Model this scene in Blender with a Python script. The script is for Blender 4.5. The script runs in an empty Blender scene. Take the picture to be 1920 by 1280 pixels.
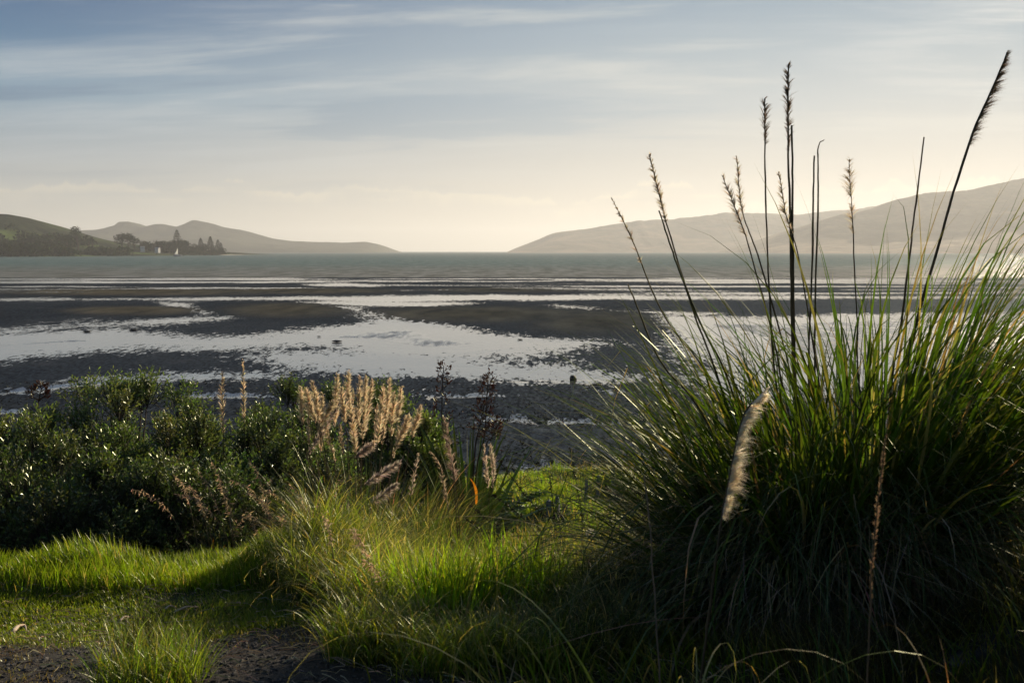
import bpy, math
import numpy as np
from mathutils import Vector

# ------------------------------------------------------------------ camera, light, exposure
scene = bpy.context.scene
COL = scene.collection
F = 1867.0                      # focal length in photograph pixels (35 mm on a 36 mm frame, 1920 wide)
CAM = np.array([0.0, 0.0, 5.5]) # 5.5 m above the mudflat
PITCH = math.atan((640 - 471) / F)
cam_data = bpy.data.cameras.new('camera')
cam_data.lens = 35.0
cam_data.sensor_width = 36.0
cam_data.clip_start = 0.05
cam_data.clip_end = 60000
cam_data.dof.use_dof = True
cam_data.dof.focus_distance = 11.0
cam_data.dof.aperture_fstop = 6.3
cam = bpy.data.objects.new('camera', cam_data)
cam.location = CAM
cam.rotation_euler = (math.pi / 2 - PITCH, 0, 0)
COL.objects.link(cam)
scene.camera = cam

SUN_AZ, SUN_EL = math.radians(35), math.radians(17)
SUN_DIR = Vector((math.sin(SUN_AZ) * math.cos(SUN_EL), math.cos(SUN_AZ) * math.cos(SUN_EL), math.sin(SUN_EL)))
sl = bpy.data.lights.new('sun', 'SUN')
sl.energy = 5.0
sl.angle = math.radians(0.6)
sl.color = (1.0, 0.83, 0.60)
sun = bpy.data.objects.new('sun', sl)
sun.rotation_euler = SUN_DIR.to_track_quat('Z', 'Y').to_euler()
sun.location = (40, 40, 30)
COL.objects.link(sun)

scene.view_settings.view_transform = 'Standard'
scene.view_settings.look = 'None'
scene.view_settings.exposure = 0.6
scene.view_settings.gamma = 1.0
scene.view_settings.use_curve_mapping = False
scene.render.engine = 'CYCLES'
cy = scene.cycles
cy.max_bounces = 6
cy.diffuse_bounces = 3
cy.glossy_bounces = 3
cy.transmission_bounces = 4
cy.volume_bounces = 0
cy.caustics_reflective = False
cy.caustics_refractive = False
cy.use_denoising = True
cy.sample_clamp_indirect = 4.0


class NT:
    """small helper for writing node trees"""
    def __init__(s, tree):
        s.t = tree
        tree.nodes.clear()

    def n(s, typ, ins=None, **props):
        nd = s.t.nodes.new(typ)
        for k, v in props.items():
            setattr(nd, k, v)
        if ins:
            for k, v in ins.items():
                sock = nd.inputs[k]
                if isinstance(v, bpy.types.NodeSocket):
                    s.t.links.new(v, sock)
                else:
                    sock.default_value = v
        return nd

    def m(s, op, a, b=0.0, c=0.0, clamp=False):
        nd = s.n('ShaderNodeMath', operation=op, use_clamp=clamp)
        for i, v in enumerate((a, b, c)):
            if isinstance(v, bpy.types.NodeSocket):
                s.t.links.new(v, nd.inputs[i])
            else:
                nd.inputs[i].default_value = v
        return nd.outputs[0]

    def ss(s, v, lo, hi, a=0.0, b=1.0):
        nd = s.n('ShaderNodeMapRange', {'Value': v, 'From Min': lo, 'From Max': hi, 'To Min': a, 'To Max': b},
                 interpolation_type='SMOOTHSTEP')
        return nd.outputs[0]

    def mix(s, f, a, b, mode='MIX'):
        nd = s.n('ShaderNodeMix', data_type='RGBA', blend_type=mode)
        for i, v in ((0, f), (6, a), (7, b)):
            if isinstance(v, bpy.types.NodeSocket):
                s.t.links.new(v, nd.inputs[i])
            else:
                if i and len(v) == 3:
                    v = (*v, 1)
                nd.inputs[i].default_value = v
        return nd.outputs[2]

    def noise(s, vec, scale, detail=4, rough=0.55, dist=0.0):
        nd = s.n('ShaderNodeTexNoise', {'Scale': scale, 'Detail': detail, 'Roughness': rough, 'Distortion': dist})
        if vec is not None:
            s.t.links.new(vec, nd.inputs['Vector'])
        return nd.outputs['Fac']

    def ramp(s, fac, stops, interp='LINEAR'):
        nd = s.n('ShaderNodeValToRGB', {'Fac': fac})
        cr = nd.color_ramp
        cr.interpolation = interp
        while len(cr.elements) > 1:
            cr.elements.remove(cr.elements[-1])
        cr.elements[0].position = stops[0][0]
        cr.elements[0].color = (*stops[0][1], 1)
        for p, c in stops[1:]:
            e = cr.elements.new(p)
            e.color = (*c, 1)
        return nd.outputs['Color']


def lin(r, g, b):
    return tuple(((c / 255) / 12.92 if c / 255 <= 0.04045 else ((c / 255 + 0.055) / 1.055) ** 2.4) for c in (r, g, b))


def k10(c, k=10.0):
    return tuple(v * k for v in c)


# ---- sky: Nishita behind a thin veil of streaked high cloud, low cumulus bank at the horizon
world = bpy.data.worlds.new('World')
scene.world = world
world.use_nodes = True
w = NT(world.node_tree)
tc = w.n('ShaderNodeTexCoord')
sep = w.n('ShaderNodeSeparateXYZ', {0: tc.outputs['Generated']})
X, Y, Z = sep.outputs
sky = w.n('ShaderNodeTexSky', sky_type='NISHITA', sun_disc=False, sun_elevation=SUN_EL, sun_rotation=SUN_AZ,
          altitude=10, air_density=1.0, dust_density=1.6, ozone_density=1.5)
dot = w.n('ShaderNodeVectorMath', {0: tc.outputs['Generated'], 1: tuple(SUN_DIR)}, operation='DOT_PRODUCT').outputs['Value']
zc = w.m('MAXIMUM', Z, 0.0)
elev = w.m('DIVIDE', w.m('ARCSINE', zc), math.pi / 2)          # 0..1
e30 = w.m('MULTIPLY', elev, 3.0, clamp=True)                     # 1 at 30 degrees
# gradient away from the sun / towards the sun
cold = w.ramp(e30, [(0.0, lin(200, 196, 182)), (0.07, lin(188, 187, 178)), (0.17, lin(160, 171, 178)), (0.27, lin(126, 155, 176)),
                    (0.365, lin(66, 114, 152)), (0.458, lin(38, 88, 136)), (1.0, lin(42, 82, 126))])
warm = w.ramp(e30, [(0.0, lin(238, 226, 202)), (0.07, lin(236, 224, 204)), (0.17, lin(214, 210, 200)), (0.27, lin(194, 200, 201)),
                    (0.365, lin(170, 184, 193)), (0.458, lin(142, 164, 182)), (1.0, lin(110, 134, 162))])
towards = w.ss(dot, 0.45, 1.0)
grad = w.mix(towards, cold, warm)
# cloud streaks, projected on a flat layer so that they flatten towards the horizon
den = w.m('ADD', zc, 0.09)
px_ = w.m('DIVIDE', X, den)
py_ = w.m('DIVIDE', Y, den)
vec = w.n('ShaderNodeCombineXYZ', {0: w.m('MULTIPLY', px_, 0.32), 1: w.m('MULTIPLY_ADD', py_, 0.95, w.m('MULTIPLY', px_, 0.10)), 2: 0.0}).outputs[0]
s1 = w.noise(vec, 1.3, 6, 0.52, 0.5)
s2 = w.noise(vec, 3.6, 5, 0.6, 0.3)
s3 = w.m('ADD', w.m('MULTIPLY', s1, 0.72), w.m('MULTIPLY', s2, 0.28))
fade = w.ss(e30, 0.05, 0.3)
light_st = w.m('MULTIPLY', w.ss(s3, 0.49, 0.62), fade)
dark_st = w.m('MULTIPLY', w.ss(s3, 0.49, 0.38), fade)
c1 = w.mix(w.m('MULTIPLY', light_st, 0.5), grad, w.mix(towards, lin(192, 200, 204), lin(226, 224, 214)))
nish = w.mix(1.0, sky.outputs[0], (0.1, 0.1, 0.1), 'MULTIPLY')
c2 = w.mix(w.m('MULTIPLY', dark_st, 0.75), c1, w.mix(0.85, nish, w.mix(towards, lin(70, 112, 148), lin(146, 166, 182))))
# low cloud bank just over the horizon
az = w.m('ARCTAN2', X, Y)
cvec = w.n('ShaderNodeCombineXYZ', {0: w.m('MULTIPLY', az, 5.0), 1: w.m('MULTIPLY', elev, 130.0), 2: 3.7}).outputs[0]
cn = w.noise(cvec, 1.1, 6, 0.5)
tn = w.noise(w.n('ShaderNodeCombineXYZ', {0: w.m('MULTIPLY', az, 8.0), 1: 0.0, 2: 9.1}).outputs[0], 1.6, 5, 0.6)
top = w.m('MULTIPLY_ADD', tn, 0.050, 0.012)
inside = w.ss(w.m('SUBTRACT', top, elev), -0.0008, 0.0022)
edge = w.m('MULTIPLY', inside, w.ss(w.m('SUBTRACT', top, elev), 0.012, 0.0))
bank = w.m('MULTIPLY', edge, w.ss(cn, 0.36, 0.6))
c3 = w.mix(w.m('MULTIPLY', bank, 0.8), c2, w.mix(towards, lin(208, 202, 186), lin(250, 238, 212)))
cfin = w.mix(1.0, c3, (6.6, 6.6, 6.6), 'MULTIPLY')
bg = w.n('ShaderNodeBackground', {'Color': cfin, 'Strength': 0.1})
w.n('ShaderNodeOutputWorld', {'Surface': bg.outputs[0]})

# ------------------------------------------------------------------ geometry helpers
rng = np.random.default_rng(7)
CP, SP = math.cos(PITCH), math.sin(PITCH)


def P(px, py, d):
    """point seen at photograph pixel (px, py), d metres ahead of the camera along +Y"""
    u, v = (px - 960) / F, (640 - py) / F
    dy, dz = CP + v * SP, -SP + v * CP
    k = d / dy
    return np.array([u * k, d, CAM[2] + dz * k])


def hash2(ix, iy, seed):
    h = (ix.astype(np.int64) * 374761393 + iy.astype(np.int64) * 668265263 + seed * 2147483647) & 0xFFFFFFFF
    h = ((h ^ (h >> 13)) * 1274126177) & 0xFFFFFFFF
    return ((h ^ (h >> 16)) & 0xFFFF) / 65535.0


def vnoise(x, y, seed=0):
    x = np.asarray(x, float); y = np.asarray(y, float)
    ix, iy = np.floor(x), np.floor(y)
    fx, fy = x - ix, y - iy
    fx = fx * fx * (3 - 2 * fx); fy = fy * fy * (3 - 2 * fy)
    a = hash2(ix, iy, seed); b = hash2(ix + 1, iy, seed); c = hash2(ix, iy + 1, seed); d = hash2(ix + 1, iy + 1, seed)
    return (a + (b - a) * fx) * (1 - fy) + (c + (d - c) * fx) * fy


def fbm(x, y, seed=0, octv=4):
    s, a, t = 0.0, 1.0, 0.0
    for i in range(octv):
        s = s + a * (vnoise(x * 2 ** i, y * 2 ** i, seed + i * 17) - 0.5)
        t += a
        a *= 0.5
    return s / t * 2     # about -1..1


def smooth(a, lo, hi):
    t = np.clip((a - lo) / (hi - lo), 0, 1)
    return t * t * (3 - 2 * t)


YS = np.array([-30, 0, 4, 5, 6, 7.4, 9, 11, 14, 18, 21.5, 23.5, 27, 34, 60])
ZS = np.array([4.6, 3.85, 3.74, 3.54, 3.17, 2.78, 2.42, 1.98, 1.38, 0.72, 0.36, 0.02, -0.45, -0.8, -1.2])
HUM = [(-3.6, 6.3, 0.55, 0.36, 0.13), (-2.75, 6.35, 0.5, 0.34, 0.18), (-2.15, 6.7, 0.35, 0.36, 0.10), (-1.45, 6.2, 0.34, 0.34, 0.27), (-1.75, 7.0, 0.5, 0.3, 0.22), (-1.15, 6.7, 0.3, 0.3, 0.25),
       (-4.6, 6.5, 0.6, 0.45, 0.16), (0.6, 17.5, 1.3, 1.1, 0.30), (1.6, 19.0, 1.0, 0.8, 0.25), (-0.1, 15.0, 0.9, 0.8, 0.22),
       (0.1, 20.5, 0.9, 0.8, 0.3), (2.6, 20.6, 1.2, 0.8, 0.25), (1.0, 14.0, 0.8, 0.7, 0.2)]
for _k in range(46):
    _a = (math.sin(_k * 12.9898) * 43758.5453) % 1; _b = (math.sin(_k * 78.233) * 43758.5453) % 1; _c = (math.sin(_k * 37.719) * 43758.5453) % 1
    HUM.append((-1.2 + 5.2 * _a, 10.2 + 11.0 * _b, 0.28 + 0.35 * _c, 0.25 + 0.3 * _c, 0.14 + 0.16 * _c))


def terr(x, y):
    x = np.asarray(x, float); y = np.asarray(y, float)
    z = np.interp(y, YS, ZS)
    # bank rising on the right; its unseen outer rise is added to cast shade
    r = smooth(x - 0.10 * y, 1.0, 2.7) * 0.62 + smooth(x - 0.42 * y, 0.9, 4.5) * 2.0
    r = r * smooth(y, 17, 9)
    z = z + r
    z = z + 0.24 * smooth(-x, 0.5, 1.3) * smooth(y, 4.9, 6.0) * smooth(y, 7.6, 6.5)      # level shelf beside the track
    for cx, cy_, sx, sy, h in HUM:
        z = z + h * np.exp(-((x - cx) / sx) ** 2 - ((y - cy_) / sy) ** 2)
    z = z + 0.05 * fbm(x * 1.1, y * 1.1, 3, 4) * smooth(y, 2, 7) + 0.012 * fbm(x * 4, y * 4, 9, 3)
    return z


def G(px, d):
    """ground point in picture column px at distance d"""
    u = (px - 960) / F
    x = u * d
    for _ in range(4):
        z = float(terr(x, d))
        a = (z - CAM[2]) / d                     # tan of ray elevation
        v = math.tan(math.atan(a) + PITCH)
        x = u * d / (CP + v * SP)
    return np.array([x, d, float(terr(x, d))])


class Geo:
    def __init__(s):
        s.v, s.f, s.c, s.n = [], [], [], 0

    def add(s, v, f, c=None):
        v = np.asarray(v, np.float32).reshape(-1, 3)
        f = np.asarray(f, np.int32).reshape(-1, 3)
        if c is None:
            c = np.ones((len(v), 3), np.float32)
        c = np.asarray(c, np.float32)
        if c.ndim == 1:
            c = np.tile(c, (len(v), 1))
        s.v.append(v); s.f.append(f + s.n); s.c.append(c); s.n += len(v)
        return s

    def build(s, name, mat, parent=None, kind=None, label=None, cat=None, group=None, smooth_=False, origin=None, attrs=None):
        v = np.concatenate(s.v); f = np.concatenate(s.f); c = np.concatenate(s.c)
        if origin is not None:
            v = v - np.asarray(origin, np.float32)
        me = bpy.data.meshes.new(name)
        me.vertices.add(len(v)); me.vertices.foreach_set('co', v.ravel())
        me.loops.add(f.size); me.loops.foreach_set('vertex_index', f.ravel())
        me.polygons.add(len(f))
        me.polygons.foreach_set('loop_start', np.arange(0, f.size, 3, dtype=np.int32))
        me.polygons.foreach_set('loop_total', np.full(len(f), 3, np.int32))
        me.polygons.foreach_set('use_smooth', np.full(len(f), smooth_, bool))
        me.update(calc_edges=True)
        a = me.attributes.new('col', 'FLOAT_COLOR', 'POINT')
        a.data.foreach_set('color', np.concatenate([c, np.ones((len(c), 1), np.float32)], 1).ravel())
        for k, arr in (attrs or {}).items():
            a = me.attributes.new(k, 'FLOAT', 'POINT')
            a.data.foreach_set('value', np.asarray(arr, np.float32))
        me.materials.append(mat)
        o = bpy.data.objects.new(name, me)
        COL.objects.link(o)
        if origin is not None and parent is None:
            o.location = origin
        if parent is not None:
            o.parent = parent
        tag(o, label, cat, group, kind)
        return o


def tag(o, label=None, cat=None, group=None, kind=None):
    if label: o['label'] = label
    if cat: o['category'] = cat
    if group: o['group'] = group
    if kind: o['kind'] = kind


def empty(name, loc, label, cat, group=None, rz=0.0):
    o = bpy.data.objects.new(name, None)
    o.location = loc
    o.rotation_euler = (0, 0, rz)
    o.empty_display_size = 0.2
    COL.objects.link(o)
    tag(o, label, cat, group)
    return o


def copy_tree(o, parent=None):
    c = o.copy(); COL.objects.link(c)
    if parent: c.parent = parent
    for ch in list(o.children): copy_tree(ch, c)
    return c


def norm(a):
    return a / np.maximum(np.linalg.norm(a, axis=-1, keepdims=True), 1e-9)


def ribbons(Pt, W, side, c0, c1=None, tstart=0.7):
    """Pt (N,K,3) paths, W (N,K) half widths, side (N,3) or (N,K,3); last ring is a point. returns v,f,c"""
    N, K, _ = Pt.shape
    if side.ndim == 2:
        side = np.repeat(side[:, None, :], K, 1)
    L = Pt - side * W[..., None]
    R = Pt + side * W[..., None]
    v = np.concatenate([np.stack([L[:, :-1], R[:, :-1]], 2).reshape(N, -1, 3), Pt[:, -1:]], 1)   # (N, 2(K-1)+1, 3)
    M = 2 * (K - 1) + 1
    fl = []
    for k in range(K - 2):
        a = 2 * k
        fl += [(a, a + 1, a + 3), (a, a + 3, a + 2)]
    fl.append((2 * (K - 2), 2 * (K - 2) + 1, M - 1))
    f = (np.array(fl)[None] + (np.arange(N) * M)[:, None, None]).reshape(-1, 3)
    t = np.concatenate([np.repeat(np.linspace(0, 1, K)[:-1], 2), [1.0]])
    c0 = np.broadcast_to(np.asarray(c0, float), (N, 3))
    if c1 is None:
        c = np.repeat(c0[:, None], M, 1)
    else:
        c1 = np.broadcast_to(np.asarray(c1, float), (N, 3))
        ts = np.broadcast_to(np.asarray(tstart, float), (N,))
        q = np.clip((t[None] - ts[:, None]) / 0.15, 0, 1)[..., None]
        c = c0[:, None] * (1 - q) + c1[:, None] * q
    return v.reshape(-1, 3), f, c.reshape(-1, 3)


def blade_paths(base, az, tilt, length, droop, K, curl=0.0, power=1.6, azbend=0.0, kink=False):
    """grass blade centre lines bending over from the vertical"""
    N = len(base)
    t = np.linspace(0, 1, K)
    th = tilt[:, None] + droop[:, None] * t[None] ** power
    if np.ndim(curl) or curl:
        th = th + np.asarray(curl).reshape(-1, 1) * np.clip((t[None] - 0.72) / 0.28, 0, 1) ** 1.5
    if kink:          # some blades are snapped over
        kn = rng.uniform(size=N) < 0.12
        t0 = rng.uniform(0.35, 0.8, N)[:, None]
        th = th + np.where(kn, rng.uniform(0.7, 1.9, N), 0)[:, None] * np.clip((t[None] - t0) / 0.07, 0, 1)
    a = az[:, None] + np.asarray(azbend).reshape(-1, 1) * t[None] ** 1.5
    d = np.stack([np.sin(th) * np.cos(a), np.sin(th) * np.sin(a), np.cos(th)], -1)
    seg = (length / (K - 1))[:, None, None]
    pts = np.zeros((N, K, 3))
    pts[:, 0] = base
    pts[:, 1:] = base[:, None] + np.cumsum((d[:, :-1] + d[:, 1:]) / 2 * seg, 1)
    return pts, a


def blades(geo, base, az, tilt, length, width, droop, c0, c1=None, K=6, curl=0.0, azbend=0.0, tstart=0.75, power=1.6, twist=0.5):
    N_ = len(base)
    pts, a = blade_paths(base, az, tilt, length, droop, K, curl, power, azbend, K >= 10 and N_ > 1)
    N = len(base)
    tw = rng.uniform(-twist, twist, N)[:, None] * 2.0
    t = np.linspace(0, 1, K)[None]
    sd = np.stack([-np.sin(a + tw), np.cos(a + tw), 0 * a], -1)
    prof = np.clip((1 - t) * 1.9, 0, 1) * np.clip(0.55 + t * 2.5, 0, 1)
    Wd = width[:, None] * 0.5 * prof
    geo.add(*ribbons(pts, Wd, sd, c0, c1, tstart))
    return geo


def tube(points, radii, sides=6):
    Pn = np.asarray(points, float); K = len(Pn)
    r = np.broadcast_to(np.asarray(radii, float), (K,))
    T = norm(np.gradient(Pn, axis=0))
    ref = np.array([0, 0, 1.0]) if abs(T[0][2]) < 0.9 else np.array([1.0, 0, 0])
    A = norm(np.cross(T, ref)); B = np.cross(T, A)
    an = np.linspace(0, 2 * math.pi, sides, endpoint=False)
    ring = Pn[:, None] + r[:, None, None] * (A[:, None] * np.cos(an)[None, :, None] + B[:, None] * np.sin(an)[None, :, None])
    v = np.concatenate([ring.reshape(-1, 3), Pn[:1], Pn[-1:]])
    f = []
    for k in range(K - 1):
        for j in range(sides):
            a, b = k * sides + j, k * sides + (j + 1) % sides
            f += [(a, b, b + sides), (a, b + sides, a + sides)]
    for j in range(sides):
        f.append((K * sides, (j + 1) % sides, j))
        f.append((K * sides + 1, (K - 1) * sides + j, (K - 1) * sides + (j + 1) % sides))
    return v, np.array(f)


def spline(pts, n):
    """smooth polyline through control points (Catmull-Rom)"""
    p = np.asarray(pts, float)
    p = np.concatenate([[2 * p[0] - p[1]], p, [2 * p[-1] - p[-2]]])
    out = []
    m = len(p) - 3
    for t in np.linspace(0, m - 1e-6, n):
        i = int(t); u = t - i
        a, b, c, d = p[i:i + 4]
        out.append(0.5 * (2 * b + (c - a) * u + (2 * a - 5 * b + 4 * c - d) * u ** 2 + (3 * b - a - 3 * c + d) * u ** 3))
    return np.array(out)


def box(cx, cy_, cz, sx, sy, sz):
    v = np.array([(cx + i * sx / 2, cy_ + j * sy / 2, cz + k * sz / 2) for i in (-1, 1) for j in (-1, 1) for k in (-1, 1)])
    f = [(0, 1, 3), (0, 3, 2), (4, 6, 7), (4, 7, 5), (0, 4, 5), (0, 5, 1), (2, 3, 7), (2, 7, 6), (0, 2, 6), (0, 6, 4), (1, 5, 7), (1, 7, 3)]
    return v, np.array(f)


ICO_V = None


def ico():
    global ICO_V
    if ICO_V is None:
        p = (1 + 5 ** 0.5) / 2
        v = norm(np.array([(-1, p, 0), (1, p, 0), (-1, -p, 0), (1, -p, 0), (0, -1, p), (0, 1, p), (0, -1, -p), (0, 1, -p), (p, 0, -1), (p, 0, 1), (-p, 0, -1), (-p, 0, 1)], float))
        f = np.array([(0, 11, 5), (0, 5, 1), (0, 1, 7), (0, 7, 10), (0, 10, 11), (1, 5, 9), (5, 11, 4), (11, 10, 2), (10, 7, 6), (7, 1, 8), (3, 9, 4), (3, 4, 2), (3, 2, 6), (3, 6, 8), (3, 8, 9), (4, 9, 5), (2, 4, 11), (6, 2, 10), (8, 6, 7), (9, 8, 1)])
        ICO_V = (v, f)
    return ICO_V


def stone(r, seed, flat=0.6, sub=2):
    """rough boulder mesh: subdivided icosahedron pushed by noise"""
    v, f = ico()
    v = v.copy()
    for _ in range(sub):
        cache, nf, vl = {}, [], list(v)
        def mid(a, b):
            k = (min(a, b), max(a, b))
            if k not in cache:
                m = vl[a] + vl[b]
                vl.append(m / np.linalg.norm(m)); cache[k] = len(vl) - 1
            return cache[k]
        for a, b, c in f:
            ab, bc, ca = mid(a, b), mid(b, c), mid(c, a)
            nf += [(a, ab, ca), (b, bc, ab), (c, ca, bc), (ab, bc, ca)]
        v, f = np.array(vl), np.array(nf)
    k = 1 + 0.28 * fbm(v[:, 0] * 1.3 + seed, v[:, 1] * 1.3 + v[:, 2] * 1.7 + seed * 3.1, seed, 3)
    v = v * k[:, None] * r
    v[:, 2] *= flat
    return v, f


def scatter_leaves(pos, direc, length, width, fold=0.25):
    """rhombic leaves: pos base, direc unit direction. 2 tris each"""
    N = len(pos)
    rnd = norm(rng.normal(size=(N, 3)))
    s = norm(np.cross(direc, rnd)); nrm = np.cross(s, direc)
    Lg = length[:, None]; Wd = width[:, None]
    a = pos; tip = pos + direc * Lg + nrm * Lg * 0.05
    m = pos + direc * Lg * 0.55
    l = m - s * Wd / 2 + nrm * Wd * fold; r = m + s * Wd / 2 + nrm * Wd * fold
    v = np.stack([a, l, r, tip], 1).reshape(-1, 3)
    f = (np.array([(0, 2, 3), (0, 3, 1)])[None] + (np.arange(N) * 4)[:, None, None]).reshape(-1, 3)
    return v, f


def jitter(c, n, s=0.25):
    """per-element colour variation round colour c"""
    k = np.exp(rng.normal(0, s, (n, 1)))
    h = 1 + rng.normal(0, s * 0.4, (n, 3))
    return np.clip(np.asarray(c)[None] * k * h, 0.002, 0.95)


def mixed(c, n, s, straw=0.14, strawc=(0.25, 0.22, 0.13)):
    """jittered colour with some blades dried to straw and some dull olive"""
    a = jitter(c, n, s)
    u = rng.uniform(size=n)
    k = u < straw
    a[k] = jitter(strawc, k.sum(), 0.3)
    k = (u > straw) & (u < straw + 0.2)
    a[k] = a[k] * (1.25, 0.95, 0.9)
    return a


# ------------------------------------------------------------------ materials
def new_mat(name):
    m = bpy.data.materials.new(name)
    m.use_nodes = True
    return m, NT(m.node_tree)


def leaf_mat(name, trans=0.45, rough=0.45, gloss=0.06, tint=(1.25, 1.3, 0.55)):
    """thin leaf: diffuse + light through the leaf + waxy shine, colour per blade with fine streaks"""
    m, t = new_mat(name)
    at = t.n('ShaderNodeAttribute', attribute_name='col').outputs['Color']
    geo = t.n('ShaderNodeNewGeometry')
    nz = t.noise(geo.outputs['Position'], 9.0, 3, 0.6)
    c = t.mix(1.0, at, t.ramp(nz, [(0.3, (0.72, 0.75, 0.72)), (0.7, (1.2, 1.15, 1.1))]), 'MULTIPLY')
    dif = t.n('ShaderNodeBsdfDiffuse', {'Color': c})
    tr = t.n('ShaderNodeBsdfTranslucent', {'Color': t.mix(1.0, c, tint, 'MULTIPLY')})
    mx = t.n('ShaderNodeMixShader', {0: trans, 1: dif.outputs[0], 2: tr.outputs[0]})
    gl = t.n('ShaderNodeBsdfGlossy', {'Color': (0.85, 0.9, 0.7, 1), 'Roughness': rough})
    fr = t.n('ShaderNodeLayerWeight', {'Blend': 0.35})
    fac = t.m('MULTIPLY_ADD', fr.outputs['Fresnel'], gloss, gloss * 0.5, clamp=True)
    mx2 = t.n('ShaderNodeMixShader', {0: fac, 1: mx.outputs[0], 2: gl.outputs[0]})
    t.n('ShaderNodeOutputMaterial', {'Surface': mx2.outputs[0]})
    return m


def surf_mat(name, stops, scale=5.0, rough=0.85, bump=0.3, bscale=30.0, spec=0.3, coord='Object', detail=6):
    m, t = new_mat(name)
    co = t.n('ShaderNodeTexCoord').outputs[coord]
    c = t.ramp(t.noise(co, scale, detail, 0.6), stops)
    b = t.n('ShaderNodeBump', {'Strength': bump, 'Distance': 0.02, 'Height': t.noise(co, bscale, 5, 0.6)})
    p = t.n('ShaderNodeBsdfPrincipled', {'Base Color': c, 'Roughness': rough, 'Normal': b.outputs[0], 'Specular IOR Level': spec})
    t.n('ShaderNodeOutputMaterial', {'Surface': p.outputs[0]})
    return m


M = {}
M['shrub_leaf'] = leaf_mat('shrub_leaf', 0.45, 0.36, 0.08, (1.3, 1.4, 0.45))
M['grass_leaf'] = leaf_mat('grass_leaf', 0.6, 0.38, 0.035, (2.3, 2.15, 0.6))
M['pampas_leaf'] = leaf_mat('pampas_leaf', 0.5, 0.36, 0.028, (1.55, 1.35, 0.42))
M['flax_leaf'] = leaf_mat('flax_leaf', 0.25, 0.35, 0.10, (1.3, 1.4, 0.4))
M['plume'] = leaf_mat('plume', 0.62, 0.6, 0.0, (1.15, 1.15, 1.15))
M['dry_stem'] = leaf_mat('dry_stem', 0.1, 0.5, 0.06, (1.0, 0.9, 0.7))
M['far_leaf'] = leaf_mat('far_leaf', 0.15, 0.7, 0.0, (1.2, 1.2, 0.5))
M['bark'] = surf_mat('bark', [(0.3, (0.02, 0.016, 0.011)), (0.7, (0.07, 0.055, 0.04))], 12, 0.9, 0.6, 40)
M['grey_wood'] = surf_mat('grey_wood', [(0.3, (0.07, 0.085, 0.10)), (0.7, (0.16, 0.18, 0.20))], 14, 0.85, 0.5, 60)
M['driftwood'] = surf_mat('driftwood', [(0.3, (0.28, 0.20, 0.13)), (0.7, (0.55, 0.45, 0.33))], 14, 0.8, 0.5, 60)
M['rock'] = surf_mat('rock', [(0.3, (0.012, 0.012, 0.012)), (0.7, (0.05, 0.046, 0.04))], 6, 0.7, 0.8, 20)
M['pebble'] = surf_mat('pebble', [(0.3, (0.02, 0.018, 0.016)), (0.55, (0.05, 0.045, 0.04)), (0.75, (0.13, 0.12, 0.11))], 22, 0.75, 0.4, 90, detail=2)
M['white_paint'] = surf_mat('white_paint', [(0.3, (0.45, 0.44, 0.42)), (0.7, (0.55, 0.54, 0.52))], 1, 0.6, 0.1, 3)
M['roof_metal'] = surf_mat('roof_metal', [(0.3, (0.25, 0.24, 0.24)), (0.7, (0.4, 0.38, 0.37))], 1, 0.5, 0.1, 3)
M['window_glass'] = surf_mat('window_glass', [(0.3, (0.02, 0.025, 0.03)), (0.7, (0.04, 0.05, 0.06))], 1, 0.1, 0.0, 3, 0.5)
M['sail_cloth'] = leaf_mat('sail_cloth', 0.4, 0.5, 0.02, (1, 1, 0.95))
M['beach_sand'] = surf_mat('beach_sand', [(0.3, (0.35, 0.30, 0.23)), (0.7, (0.5, 0.44, 0.34))], 0.1, 0.9, 0.1, 1)

# bank ground: soil under grass, clay darkened in colour for deep shade where attribute says so, dark gravel on the track
m, t = new_mat('bank_soil')
co = t.n('ShaderNodeTexCoord').outputs['Object']
clay = t.n('ShaderNodeAttribute', attribute_name='clay').outputs['Fac']
grav = t.n('ShaderNodeAttribute', attribute_name='gravel').outputs['Fac']
n1 = t.noise(co, 2.2, 6, 0.6); n2 = t.noise(co, 26, 5, 0.65)
soil = t.ramp(n1, [(0.3, (0.012, 0.013, 0.006)), (0.55, (0.03, 0.034, 0.012)), (0.75, (0.055, 0.045, 0.022))])
clc = t.ramp(t.noise(co, 7, 5, 0.6), [(0.35, (0.012, 0.012, 0.010)), (0.6, (0.05, 0.05, 0.05)), (0.8, (0.15, 0.15, 0.15))])  # clay tones with the deep shade painted in
grc = t.ramp(n2, [(0.3, (0.014, 0.012, 0.010)), (0.6, (0.042, 0.037, 0.032)), (0.8, (0.10, 0.09, 0.08))])
k1 = t.ss(t.m('ADD', clay, t.m('MULTIPLY', t.m('SUBTRACT', t.noise(co, 5, 6, 0.65), 0.5), 1.6)), 0.42, 0.62)
k2 = t.ss(t.m('ADD', grav, t.m('MULTIPLY', t.m('SUBTRACT', t.noise(co, 4, 6, 0.65), 0.5), 1.2)), 0.4, 0.6)
c = t.mix(k2, t.mix(k1, soil, clc), grc)
b = t.n('ShaderNodeBump', {'Strength': 0.45, 'Distance': 0.02, 'Height': t.m('ADD', n2, t.noise(co, 90, 3, 0.6))})
p = t.n('ShaderNodeBsdfPrincipled', {'Base Color': c, 'Roughness': 0.92, 'Normal': b.outputs[0], 'Specular IOR Level': 0.2})
t.n('ShaderNodeOutputMaterial', {'Surface': p.outputs[0]})
M['bank_soil'] = m


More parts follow.
